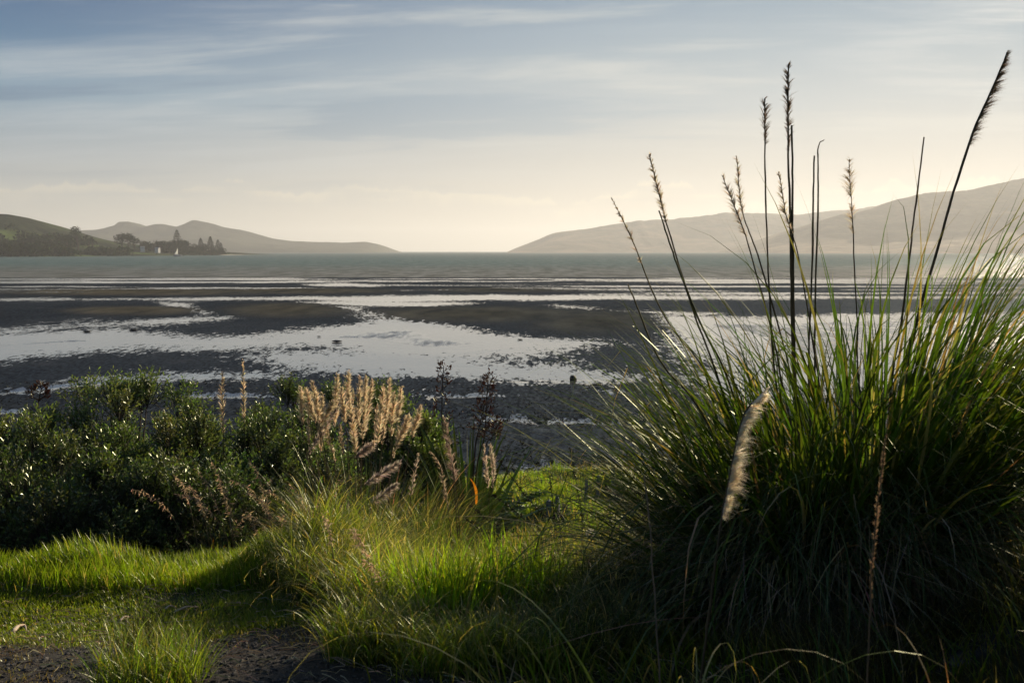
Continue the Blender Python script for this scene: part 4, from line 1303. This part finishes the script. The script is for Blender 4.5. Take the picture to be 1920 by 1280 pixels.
# --- plume in front of the clumps
def lone(name_label, pix, d, r0, r1, pf, **kw):
    b = G(pix[-1][0], d)
    b = np.array([P(pix[-1][0], pix[-1][1], d)[0], d, float(terr(P(pix[-1][0], pix[-1][1], d)[0], d))])
    e = empty('pampas_flower', b, name_label, 'grass plume', 'single pampas plumes rising from the bank')
    pts = [P(x, y, d) for x, y in pix] + [b]
    stalk(e, pts, r0, r1, pf, **kw)
    return e


lone('large fluffy cream plume in front of the big clump, nodding to the right', [(1430, 736), (1398, 775), (1374, 860), (1350, 985), (1332, 1120), (1312, 1290)], 3.7, 0.009, 0.004, 0.415,
     rad=0.04, n=3600, col=(0.90, 0.81, 0.66), slen=0.11, wid=0.0014, side=(1, -0.3, -0.35), sweep=1.0, K=6, lift=0.75, bend=0.9, brn=18)  # colour lifted to paint in sun that the clump blocks
lone('thin brown out-of-focus seed spike on a tall stem in the lower right', [(1662, 785), (1655, 870), (1638, 990), (1632, 1130), (1626, 1290)], 2.6, 0.004, 0.002, 0.40,
     rad=0.004, n=900, col=(0.26, 0.18, 0.11), slen=0.013, wid=0.0009, stem_col=(0.18, 0.12, 0.07))
lone('bare brown stem without plume left of the large cream plume', [(1208, 890), (1218, 1000), (1228, 1140), (1237, 1290)], 3.0, 0.0045, 0.003, None, stem_col=(0.24, 0.18, 0.13))
lone('thin dark bare stem rising in the middle of the tussocks', [(848, 870), (858, 980), (866, 1080), (874, 1170)], 5.4, 0.006, 0.003, None, stem_col=(0.08, 0.055, 0.045))
PT = (0.66, 0.55, 0.38)
lone('ragged tan plume standing left of the flax', [(834, 785), (842, 840), (852, 905), (862, 1010)], 7.5, 0.006, 0.003, 0.34, rad=0.03, n=800, col=(0.36, 0.28, 0.22), slen=0.075, wid=0.0018, side=(-1, 0, -0.2), sweep=0.5, lift=0.7)
lone('upright slim tan plume, left one of the twin pair before the flax', [(908, 835), (911, 880), (916, 925), (920, 1040)], 7.5, 0.005, 0.003, 0.27, rad=0.018, n=520, col=(0.58, 0.48, 0.37), slen=0.045, wid=0.0018)
lone('upright slim tan plume, right one of the twin pair before the flax', [(919, 834), (924, 880), (922, 928), (922, 1040)], 7.4, 0.005, 0.003, 0.27, rad=0.020, n=560, col=(0.58, 0.48, 0.37), slen=0.05, wid=0.0018)
lone('curved thin tan plume bending left over the middle clump', [(806, 848), (822, 870), (833, 920), (840, 960), (846, 1020)], 7.6, 0.005, 0.003, 0.40, rad=0.016, n=420, col=(0.42, 0.33, 0.23), slen=0.045, wid=0.0018)
lone('short thin tan plume at the right edge of the middle clump', [(783, 850), (777, 890), (770, 935), (772, 1020)], 7.8, 0.005, 0.003, 0.30, rad=0.016, n=420, col=(0.58, 0.48, 0.37), slen=0.045, wid=0.0018)
lone('solitary tan plume behind the shrubs, the shorter left one of two', [(416, 698), (417, 730), (418, 760), (420, 850)], 9.6, 0.006, 0.003, 0.30, rad=0.03, n=420, col=PT, slen=0.07, wid=0.003)
lone('solitary tan plume behind the shrubs, the taller right one of two', [(455, 674), (456, 710), (457, 742), (459, 850)], 9.8, 0.006, 0.003, 0.30, rad=0.024, n=380, col=PT, slen=0.06, wid=0.003)

# --- the middle clump with its sheaf of tan plumes
cM = pampas(690, 8.6, 1700, 'grey-green pampas clump in the middle crowned by a sheaf of tan plumes', None, 21, L=(0.9, 1.5), spread=0.6, tilt=(0.1, 0.9), droop=(0.6, 1.7), width=0.009,
            col=(0.05, 0.075, 0.026), nleaf=20, tipc=(0.32, 0.28, 0.18))
dead_skirt(cM, 500, 0.6, 0.9)
mid = [((563, 726), (568, 797)), ((572, 729), (592, 792)), ((585, 716), (600, 800)), ((604, 738), (600, 850)), ((632, 701), (627, 800)), ((654, 696), (650, 768)), ((641, 728), (648, 792)),
       ((675, 708), (672, 800)), ((686, 706), (679, 832)), ((698, 713), (684, 812)), ((718, 723), (708, 832)), ((731, 710), (721, 805)), ((752, 726), (741, 800)), ((738, 738), (734, 818)),
       ((767, 780), (744, 835)), ((788, 761), (772, 820)), ((655, 748), (668, 855)), ((625, 752), (600, 800)), ((612, 798), (628, 868)), ((637, 796), (644, 855)), ((662, 730), (664, 810)),
       ((708, 760), (700, 840)), ((725, 745), (716, 835)), ((578, 765), (582, 840)), ((748, 800), (738, 860)), ((700, 830), (667, 858)), ((748, 866), (684, 908)), ((743, 908), (694, 945)), ((632, 765), (578, 852))]
for k, (a, b) in enumerate(mid):
    d = 8.6 + rng.uniform(-0.45, 0.45)
    ax_, bx_ = np.array(a, float), np.array(b, float)
    lean_ = k >= 25
    nxt = bx_ + (bx_ - ax_) * (0.5 if not lean_ else 0.8)
    if lean_:
        nxt[1] = max(nxt[1], bx_[1] + 15)
    pts = [P(*ax_, d), P(*(ax_ * 0.5 + bx_ * 0.5), d), P(*bx_, d), P(*nxt, d)]
    bb = np.array([cM.location[0] + (pts[2][0] - cM.location[0]) * 0.5, cM.location[1], cM.location[2]])
    pts.append(bb)
    tot = sum(np.linalg.norm(np.array(pts[i + 1]) - np.array(pts[i])) for i in range(4))
    pl = np.linalg.norm(pts[0] - pts[2])
    big = k < 18 or lean_
    stalk(cM, pts, 0.005, 0.003, pl / tot, rad=0.035 if big else 0.02, n=760 if big else 420, col=PT if k not in (25, 26, 27, 28) else (0.50, 0.42, 0.36), slen=0.068 if big else 0.045, wid=0.0024, side=(0.6, 0, -0.1), sweep=0.35, lift=0.5)

# ------------------------------------------------------------------ flax with dark red-brown flower stalks
fx = G(878, 11.0)
flax = empty('flax_bush', fx, 'dark green flax bush with stiff sword leaves and tall red-brown flower stalks', 'flax')
for i in range(90):
    a = rng.uniform(0, 2 * math.pi)
    g = Geo()
    L = rng.uniform(1.25, 1.9)
    tl = rng.uniform(0.0, 0.6)
    blades(g, np.array([[0.10 * math.cos(a), 0.10 * math.sin(a), -0.02]]), np.array([a]), np.array([tl]), np.array([L]), np.array([rng.uniform(0.045, 0.075)]), np.array([rng.uniform(0.05, 0.6) if tl < 0.4 else rng.uniform(0.3, 1.2)]),
           jitter((0.022, 0.042, 0.012), 1, 0.25), None, 8, twist=0.7)
    g.build('leaf', M['flax_leaf'], flax)


def flax_stalk(pix, d, parent=None, label=None):
    pts = [P(x, y, d) for x, y in pix]
    if parent is None:
        b = np.array([pts[-1][0], d, float(terr(pts[-1][0], d))]); parent = empty('flax_stalk', b, label, 'flower stalk')
    org = np.array(parent.location)
    pts.append(org + (0, 0, 0.1))
    p = spline(pts, 16) - org
    st = Geo().add(*tube(p, np.linspace(0.004, 0.009, 16), 5), (0.05, 0.022, 0.016)).build('flower_stalk', M['dry_stem'], parent)
    g = Geo()
    for k in np.linspace(0, 7.5, 17):
        i = int(k); c = p[i] + (p[i + 1] - p[i]) * (k - i)
        sgn = 1 if int(k * 2) % 2 else -1
        tip = c + np.array([sgn * rng.uniform(0.03, 0.08), rng.uniform(-0.05, 0.05), rng.uniform(0.02, 0.06)]) * (0.5 + 0.12 * k)
        g.add(*tube([c, tip], [0.004, 0.003], 4), (0.06, 0.02, 0.014))
        n_ = 7
        ps = tip + rng.normal(size=(n_, 3)) * 0.014
        lv, lf = scatter_leaves(ps, norm(rng.normal(size=(n_, 3)) * 0.6 + (sgn * 0.5, 0, 0.8)), np.full(n_, 0.055), np.full(n_, 0.02), 0.4)
        g.add(lv, lf, np.repeat(jitter((0.085, 0.026, 0.016), n_, 0.25), 4, 0))
    g.build('seed_pods', M['dry_stem'], st, kind='stuff')


flax_stalk([(832, 686), (829, 730), (830, 800), (842, 850)], 11.0, flax)
flax_stalk([(924, 704), (908, 760), (897, 810), (890, 850)], 11.0, flax)
flax_stalk([(915, 712), (912, 760), (908, 820), (895, 870)], 11.1, flax)
flax_stalk([(938, 788), (922, 820), (908, 850)], 10.9, flax)
flax_stalk([(78, 728), (74, 745), (72, 790)], 10.5, None, 'small reddish flax stalk poking out of the shrubs near the left edge')

# fern-like fronds right of the flax
fr = G(925, 11.6)
fern = empty('fern', fr, 'fern with drooping green fronds between the flax and the shore', 'fern')
for i in range(13):
    a = rng.uniform(-1.2, 1.6); L = rng.uniform(0.5, 1.0)
    pts, aa = blade_paths(np.zeros((1, 3)), np.array([a]), np.array([0.35]), np.array([L]), np.array([1.3]), 14)
    ax_ = pts[0]; g = Geo().add(*tube(ax_, np.linspace(0.006, 0.002, 14), 4), (0.05, 0.06, 0.02))
    for sgn in (-1, 1):
        b_ = np.repeat(ax_[2:], 3, 0) + rng.normal(size=(36, 3)) * 0.008
        sd = np.array([-math.sin(a), math.cos(a), 0]) * sgn
        tanv = norm(np.repeat(np.gradient(ax_, axis=0)[2:], 3, 0))
        lv, lf = scatter_leaves(b_, norm(sd + tanv * 0.5 + (0, 0, -0.2)), 0.16 * L * np.sin(np.linspace(0.5, 3.0, 36)) + 0.03, np.full(36, 0.026))
        g.add(lv, lf, np.repeat(jitter((0.05, 0.09, 0.015), 36, 0.2), 4, 0))
    g.build('frond', M['flax_leaf'], fern)

# ------------------------------------------------------------------ fine tussocks in the middle foreground
def tussock(px, d, n, L, label, seed, col=(0.085, 0.12, 0.024), tipc=(0.62, 0.54, 0.36), width=0.0045, spread=0.22, droop=(0.8, 2.1), tilt=(0.05, 0.6), curl=0.5, group='fine arching tussocks in the middle of the bank', name='grass_tussock', tips=(0.62, 1.05), K=10, azc=None, straw=0.07, lr=(0.45, 1.15)):  # pale dry tips, lightened further to paint glints on curved blades
    global rng
    kr = rng; rng = np.random.default_rng(seed)
    b = G(px, d)
    e = empty(name, b, label, 'tussock', group)
    a = rng.uniform(0, 2 * math.pi, n)
    if azc is not None:
        a = np.where(rng.uniform(size=n) < azc[2], rng.normal(azc[0], azc[1], n), a)
    rr = spread * np.sqrt(rng.uniform(0, 1, n))
    aa = rng.uniform(0, 2 * math.pi, n)
    bs = np.stack([rr * np.cos(aa), rr * np.sin(aa), 0 * rr], -1)
    bs[:, 2] = terr(bs[:, 0] + b[0], bs[:, 1] + b[1]) - b[2] - 0.01
    g = Geo()
    LL = L * rng.uniform(*lr, n)
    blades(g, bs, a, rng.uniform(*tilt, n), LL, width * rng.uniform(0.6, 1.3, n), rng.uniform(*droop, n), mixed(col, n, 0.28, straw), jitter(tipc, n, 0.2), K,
           curl=np.where(rng.uniform(size=n) < curl, rng.uniform(0.4, 2.4, n), 0), azbend=rng.normal(0, 0.4, n), tstart=rng.uniform(*tips, n), power=2.0)
    g.build('leaves', M['grass_leaf'], e, kind='stuff')
    rng = kr
    return e


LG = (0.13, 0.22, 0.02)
tussock(640, 6.3, 1500, 0.66, 'pale tussock at the left end of the middle tussocks, over the edge of the hummock', 31)
tussock(730, 6.8, 1500, 0.66, 'pale-tipped tussock below the leaning plumes', 32)
tussock(800, 6.0, 1600, 0.66, 'silvery arching tussock at the centre of the middle tussocks', 33)
tussock(700, 5.3, 1500, 0.58, 'tangled green tussock low down beside the shaded end of the track', 34, (0.09, 0.135, 0.02))
tussock(905, 6.9, 1300, 0.62, 'fine tussock right of the thin dark stem, below the twin plumes', 35)
tussock(1010, 6.3, 1500, 0.66, 'broad fine tussock below the grey stakes', 36)
tussock(1120, 6.0, 1400, 0.66, 'greyish tussock left of the big pampas shadow, by the white flower head', 37, (0.045, 0.065, 0.022))
tussock(820, 5.0, 1100, 0.5, 'tussock coloured as sunlit at the bottom, left of the bright upright blades', 38, (0.11, 0.165, 0.02))  # brighter blade colour stands in for missing sunlight
tussock(1010, 4.9, 1300, 0.58, 'tangled tussock right of the bright upright blades', 39, (0.08, 0.12, 0.02))
tussock(1160, 4.8, 1300, 0.58, 'tussock darkened for shade at the foot of the bare brown stem', 40, (0.04, 0.055, 0.02))  # shade is put into the dark blade colour
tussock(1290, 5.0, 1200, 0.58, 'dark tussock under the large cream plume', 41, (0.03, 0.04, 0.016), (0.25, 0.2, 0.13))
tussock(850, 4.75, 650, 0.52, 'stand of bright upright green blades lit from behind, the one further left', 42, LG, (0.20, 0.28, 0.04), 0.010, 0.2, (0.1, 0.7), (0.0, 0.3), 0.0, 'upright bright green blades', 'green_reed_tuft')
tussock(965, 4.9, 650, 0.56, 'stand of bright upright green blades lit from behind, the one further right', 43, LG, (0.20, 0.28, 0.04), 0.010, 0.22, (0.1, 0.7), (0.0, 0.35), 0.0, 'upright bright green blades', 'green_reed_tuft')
tussock(285, 3.95, 900, 0.30, 'thin green tuft growing in the middle of the gravel track', 44, (0.075, 0.12, 0.022), (0.2, 0.18, 0.08), 0.0035, 0.22, (0.3, 1.4), (0.0, 0.7), 0.1, None, 'grass_tuft', (0.8, 1.1))
tussock(268, 4.45, 260, 0.22, 'small dark tuft just behind the green tuft on the track', 45, (0.02, 0.025, 0.015), (0.08, 0.06, 0.05), 0.0045, 0.08, (0.1, 0.8), (0.0, 0.5), 0.0, None, 'grass_tuft', (0.8, 1.1))
tussock(560, 7.4, 900, 0.6, 'dull olive tussock between the hummock and the seeding grass', 46, (0.04, 0.055, 0.018))
tussock(445, 8.2, 900, 0.9, 'dark rank tussock at the foot of the shrubs behind the hummock', 47, (0.03, 0.045, 0.016), (0.2, 0.17, 0.1))
tussock(780, 7.8, 1300, 0.95, 'tall blue-green tussock right of the middle pampas clump', 48, (0.045, 0.075, 0.028), (0.3, 0.27, 0.18), 0.006, 0.3, (0.3, 1.3), (0.0, 0.5))
tussock(820, 8.6, 1000, 0.8, 'tall grey-green tussock in front of the flax', 49, (0.045, 0.075, 0.026), (0.3, 0.27, 0.18), 0.006, 0.3, (0.3, 1.4), (0.0, 0.5))
tussock(1890, 7.0, 1200, 0.8, 'wiry tussock darkened for shade on the clay at the right edge', 50, (0.035, 0.045, 0.018), (0.2, 0.16, 0.09))  # low blade colour carries the shade at this edge
tussock(1830, 5.2, 1400, 0.35, 'low brown wiry tuft on the shaded bank at lower right', 51, (0.05, 0.04, 0.02), (0.14, 0.10, 0.06), 0.003, 0.35)
tussock(25, 8.2, 900, 0.5, 'dark brownish tussock at the left edge behind the hummock', 52, (0.04, 0.035, 0.012), (0.1, 0.08, 0.04))
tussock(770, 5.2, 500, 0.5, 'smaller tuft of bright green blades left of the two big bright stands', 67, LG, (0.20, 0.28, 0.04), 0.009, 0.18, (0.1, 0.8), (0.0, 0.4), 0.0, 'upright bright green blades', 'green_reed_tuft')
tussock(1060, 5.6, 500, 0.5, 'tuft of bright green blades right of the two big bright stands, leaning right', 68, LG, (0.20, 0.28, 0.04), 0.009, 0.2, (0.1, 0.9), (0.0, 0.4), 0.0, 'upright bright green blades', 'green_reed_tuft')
tussock(700, 4.35, 1100, 0.40, 'tangled tussock at the bottom edge where the gravel ends', 61, (0.09, 0.13, 0.02))
tussock(840, 4.15, 900, 0.34, 'green tussock at the bottom edge below the bright upright blades', 62, (0.11, 0.165, 0.02))  # green lifted in the colour as if sun reached it
tussock(985, 4.2, 900, 0.34, 'pale-tipped tussock at the bottom edge left of the looping near blades', 63, (0.09, 0.13, 0.02))
tussock(1120, 4.3, 1000, 0.46, 'dull tussock at the bottom edge behind the looping near blades', 64, (0.045, 0.065, 0.02))
tussock(760, 5.6, 1300, 0.62, 'bright feathery tussock left of the thin dark stem', 65, (0.11, 0.165, 0.02), curl=0.8)  # sunlit look put into the blade colour
tussock(620, 5.7, 1200, 0.6, 'pale tangled tussock overhanging the end of the track', 66, (0.065, 0.09, 0.02), curl=0.8)
for _p, _d, _l in [(1480, 4.3, 'wiry tuft darkened for shade between the cream plume and the brown spike'), (1590, 4.1, 'wiry tuft darkened for shade just left of the brown spike'), (1720, 4.4, 'brown wiry tuft darkened for shade right of the brown spike'), (1850, 4.3, 'brown wiry tuft low in the bottom right corner')]:
    tussock(_p, _d, 1100, 0.34, _l, int(_p), (0.04, 0.04, 0.018), (0.16, 0.12, 0.07), 0.003, 0.3)  # tuft colour kept dark to paint the deep shade in
# very near tussocks whose arching tips enter at the bottom
tussock(1130, 2.1, 60, 1.42, 'near tussock whose pale blades loop up from the bottom edge, under the bare stem', 53, (0.12, 0.15, 0.03), (0.48, 0.40, 0.24), 0.006, 0.14, (2.2, 3.3), (0.1, 0.6), 0.3, 'near tussocks at the bottom edge', tips=(0.45, 0.9), K=18, lr=(0.8, 1.05))
tussock(1280, 2.2, 30, 1.42, 'near tussock with fewer loops, at the foot of the large cream plume', 54, (0.12, 0.15, 0.03), (0.45, 0.36, 0.2), 0.006, 0.14, (2.2, 3.2), (0.1, 0.6), 0.3, 'near tussocks at the bottom edge', tips=(0.5, 1.0), K=18, lr=(0.8, 1.05))
tussock(1890, 1.9, 14, 1.15, 'near tussock with orange-tan arching blades in the bottom right corner', 55, (0.17, 0.13, 0.02), (0.42, 0.26, 0.10), 0.006, 0.10, (1.3, 2.4), (0.1, 0.4), 0.2, 'near tussocks at the bottom edge', tips=(0.2, 0.6), K=18, lr=(0.8, 1.05))

# ------------------------------------------------------------------ seeding grass stalks, dark weed stems
def seed_grass(px0, d, n, label, hgt, spread=0.35, col=(0.24, 0.16, 0.09), azm=2.6):
    b = G(px0, d)
    e = empty('seeding_grass', b, label, 'seeding grass', 'seeding grass stalks')
    for i in range(n):
        a = azm + rng.normal(0, 0.7)
        L = hgt * rng.uniform(0.7, 1.1)
        bs = np.array([[rng.uniform(-spread, spread), rng.uniform(-0.15, 0.15), 0.0]])
        pts, _ = blade_paths(bs, np.array([a]), np.array([rng.uniform(0.02, 0.3)]), np.array([L]), np.array([rng.uniform(0.5, 1.5)]), 14, power=4.0)
        p = pts[0]
        st = Geo().add(*tube(p, np.linspace(0.0028, 0.0012, 14), 4), col).build('stem', M['dry_stem'], e)
        g = Geo()
        ax_ = p[9:]
        k = np.linspace(0, len(ax_) - 1.01, 70)
        i0 = k.astype(int); fr_ = (k - i0)[:, None]
        ps = ax_[i0] * (1 - fr_) + ax_[i0 + 1] * fr_
        dr = norm(rng.normal(size=(70, 3)) * 0.6 + (0, 0, -0.7) + norm(ax_[i0 + 1] - ax_[i0]) * 0.5)
        lv, lf = scatter_leaves(ps, dr, rng.uniform(0.02, 0.05, 70), np.full(70, 0.006))
        g.add(lv, lf, np.repeat(jitter((0.48, 0.35, 0.22), 70, 0.2), 4, 0))
        g.build('seed_head', M['plume'], st)


seed_grass(490, 7.7, 16, 'spray of brown nodding seed heads in front of the dark shrubs', 1.15, 0.45)
seed_grass(575, 7.5, 11, 'brown seeding stalks between the spray and the pale tussock', 1.05, 0.35)
seed_grass(690, 4.9, 3, 'few drooping seed heads over the shaded end of the track', 0.6, 0.2)
seed_grass(1030, 5.2, 3, 'little curled seed stalks right of the bright upright blades', 0.5, 0.2, azm=0.4)
seed_grass(415, 8.0, 2, 'reddish upright seed spike left of the brown spray', 0.85, 0.05, (0.2, 0.08, 0.04), 0)


def weed(pix, d, label):
    """dark dry stem with ball-like whorls of seed pods"""
    pts = [P(x, y, d) for x, y in pix]
    b = np.array([pts[-1][0], d, float(terr(pts[-1][0], d))])
    e = empty('whorled_weed', b, label, 'weed', 'dark dry weed stems with whorled pods')
    p = spline(pts + [b], 22) - b
    st = Geo().add(*tube(p, 0.004, 4), (0.03, 0.018, 0.012)).build('stem', M['dry_stem'], e)
    cum = np.concatenate([[0], np.cumsum(np.linalg.norm(np.diff(p, axis=0), axis=1))])
    tot = cum[-1] * 0.75; k = 0.02
    while k < tot:
        c = np.array([np.interp(k, cum, p[:, i]) for i in range(3)])
        rr = rng.uniform(0.015, 0.026)
        n_ = 16
        dr = norm(rng.normal(size=(n_, 3)))
        lv, lf = scatter_leaves(c + dr * rr * 0.2, dr, np.full(n_, rr), np.full(n_, rr * 0.6), 0.4)
        Geo().add(lv, lf, np.repeat(jitter((0.028, 0.014, 0.01), n_, 0.3), 4, 0)).build('seed_whorl', M['dry_stem'], e)
        k += rng.uniform(0.05, 0.085)


weed([(935, 862), (960, 895), (990, 935), (1020, 965), (1050, 985)], 9.2, 'long dark weed stem slanting down right from the green bank, the uppermost')
weed([(922, 928), (950, 945), (985, 975), (1015, 1000)], 8.6, 'dark weed stem slanting below the twin plumes')
weed([(880, 945), (915, 975), (945, 990), (975, 1010)], 8.2, 'lowest dark weed stem tangled left of the stakes')
weed([(1068, 838), (1076, 880), (1085, 930), (1092, 975)], 10.5, 'upright dark weed stem against the shore at right')
weed([(1030, 890), (1035, 930), (1040, 975)], 9.6, 'short upright dark weed stem in the middle of the green bank')
weed([(870, 970), (905, 995), (940, 1015)], 7.8, 'short dark weed stem nearly lying over the tussocks')
weed([(1132, 885), (1140, 930), (1146, 980)], 9.6, 'dark weed stem among the stakes near the big clump')

# grey stakes (small planting posts)
for i, (px, py, d, h, lb) in enumerate([(968, 972, 9.0, 0.22, 'low grey stake furthest left, half sunk in grass'), (981, 966, 9.2, 0.26, 'second grey stake from the left, close beside the lowest one'),
                                        (1028, 958, 10.0, 0.26, 'grey stake standing by itself in the middle'), (1046, 948, 10.8, 0.26, 'thin grey stake behind the middle one'),
                                        (1098, 927, 11.4, 0.42, 'broad grey stake with an orange leaf against it'), (1122, 920, 12.2, 0.42, 'grey stake right of the broad one'), (1151, 908, 12.6, 0.36, 'grey stake furthest right, next to the arching pampas blades')]):
    b = GP(px, py + 20)
    hh = 40 / F * b[1] * (1.25 if h > 0.3 else 1.0)
    e = empty('stake', b, lb, 'stake', 'grey wooden stakes in the grass', rz=0.3 * i)
    e.rotation_euler = (0.05 * math.sin(i * 2.1), 0.09 * math.cos(i * 3.3), 0.4 * i)
    g = Geo().add(*box(0, 0, hh / 2 - 0.05, 0.055, 0.045, hh + 0.1)); g.build('post', M['grey_wood'], e)
    tv = np.array([(-0.0275, -0.0225, hh), (0.0275, -0.0225, hh), (0.0275, 0.0225, hh), (-0.0275, 0.0225, hh), (0, 0, hh + 0.025)])
    Geo().add(tv, [(0, 1, 4), (1, 2, 4), (2, 3, 4), (3, 0, 4)]).build('point', M['grey_wood'], e)

# white umbel flower heads
for px, py, d, lb in [(1107, 1000, 6.0, 'fluffy white flower head at the left foot of the big clump'), (1100, 1062, 5.6, 'small faded pinkish flower head below the white one'), (1124, 1150, 5.0, 'tiny white flower head low among the dim tussocks'),
                      (364, 1227, 4.2, 'flat pale flower head beside the tuft on the gravel track')]:
    c = P(px, py, d)
    b = np.array([c[0], d, float(terr(c[0], d))])
    e = empty('umbel_flower', b, lb, 'flower', 'pale umbel flowers')
    Geo().add(*tube(spline([(0, 0, 0), (0.02, 0, (c[2] - b[2]) * 0.5), (0, 0, c[2] - b[2])], 8), 0.0025, 4), (0.06, 0.08, 0.03)).build('stem', M['grass_leaf'], e)
    g = Geo(); n_ = 150
    dr = norm(rng.normal(size=(n_, 3)) * (1, 1, 0.6) + (0, 0, 0.6))
    r_ = 0.028 if d > 5.5 else 0.018
    lv, lf = scatter_leaves(np.array([0, 0, c[2] - b[2]]) + dr * r_ * rng.uniform(0.3, 1, (n_, 1)), dr, np.full(n_, 0.009), np.full(n_, 0.007))
    g.add(lv, lf, np.repeat(jitter((0.62, 0.6, 0.55), n_, 0.1), 4, 0)).build('flower_head', M['plume'], e)

# orange dead leaves
for a, b_, d, lb in [((893, 922), (880, 895), 9.0, 'orange dead leaf standing below the flax'), ((394, 1040), (400, 1006), 7.9, 'orange upright dead leaf behind the hummock, the left one'), ((404, 1048), (424, 1018), 7.9, 'orange slanting dead leaf behind the hummock, the right one')]:
    A, B = P(*a, d), P(*b_, d)
    g = Geo(); pt = spline([A - (0, 0, 0.12), A, (A + B) / 2 + (0.01, 0, 0.01), B], 8)[None]
    W = np.array([[0.008, 0.011, 0.012, 0.012, 0.010, 0.008, 0.005, 0]])
    v, f, c = ribbons(pt, W, np.array([[1.0, 0.3, 0]]), (0.55, 0.22, 0.03))
    g.add(v, f, c).build('dead_leaf', M['pampas_leaf'], label=lb, cat='leaf', origin=A)

# spiny low plants in the deep shade
for px, d, lb in [(1385, 4.6, 'dark spiky-leaved weed in the deep shade under the big clump, the left one'), (1560, 4.5, 'dark spiky-leaved weed in the deep shade under the big clump, the right one')]:
    b = G(px, d)
    e = empty('spiky_weed', b, lb, 'weed', 'spiky weeds in the shade')
    for i in range(9):
        a = rng.uniform(0, 6.28); pts, _ = blade_paths(np.array([[rng.uniform(-.15, .15), rng.uniform(-.1, .1), 0]]), np.array([a]), np.array([rng.uniform(0.05, .4)]), np.array([rng.uniform(.25, .45)]), np.array([.3]), 10)
        p = pts[0]; g = Geo().add(*tube(p, 0.003, 4), (0.03, 0.05, 0.03))
        ps = np.repeat(p, 7, 0); n_ = len(ps)
        lv, lf = scatter_leaves(ps, norm(rng.normal(size=(n_, 3)) + (0, 0, 0.5)), rng.uniform(0.02, 0.05, n_), np.full(n_, 0.007))
        g.add(lv, lf, np.repeat(jitter((0.025, 0.05, 0.03), n_, 0.2), 4, 0)).build('shoot', M['shrub_leaf'], e)

# ------------------------------------------------------------------ haze
v, f = box(0, 5900, 137, 25000, 12900, 280)
m, t = new_mat('haze_air')
m.node_tree.nodes.clear()
pv = t.n('ShaderNodeVolumePrincipled', {'Color': (0.90, 0.93, 0.96, 1), 'Density': 0.00013, 'Anisotropy': 0.33})
t.n('ShaderNodeOutputMaterial', {'Volume': pv.outputs[0]})
hz = Geo().add(v, f).build('haze', m, kind='stuff')
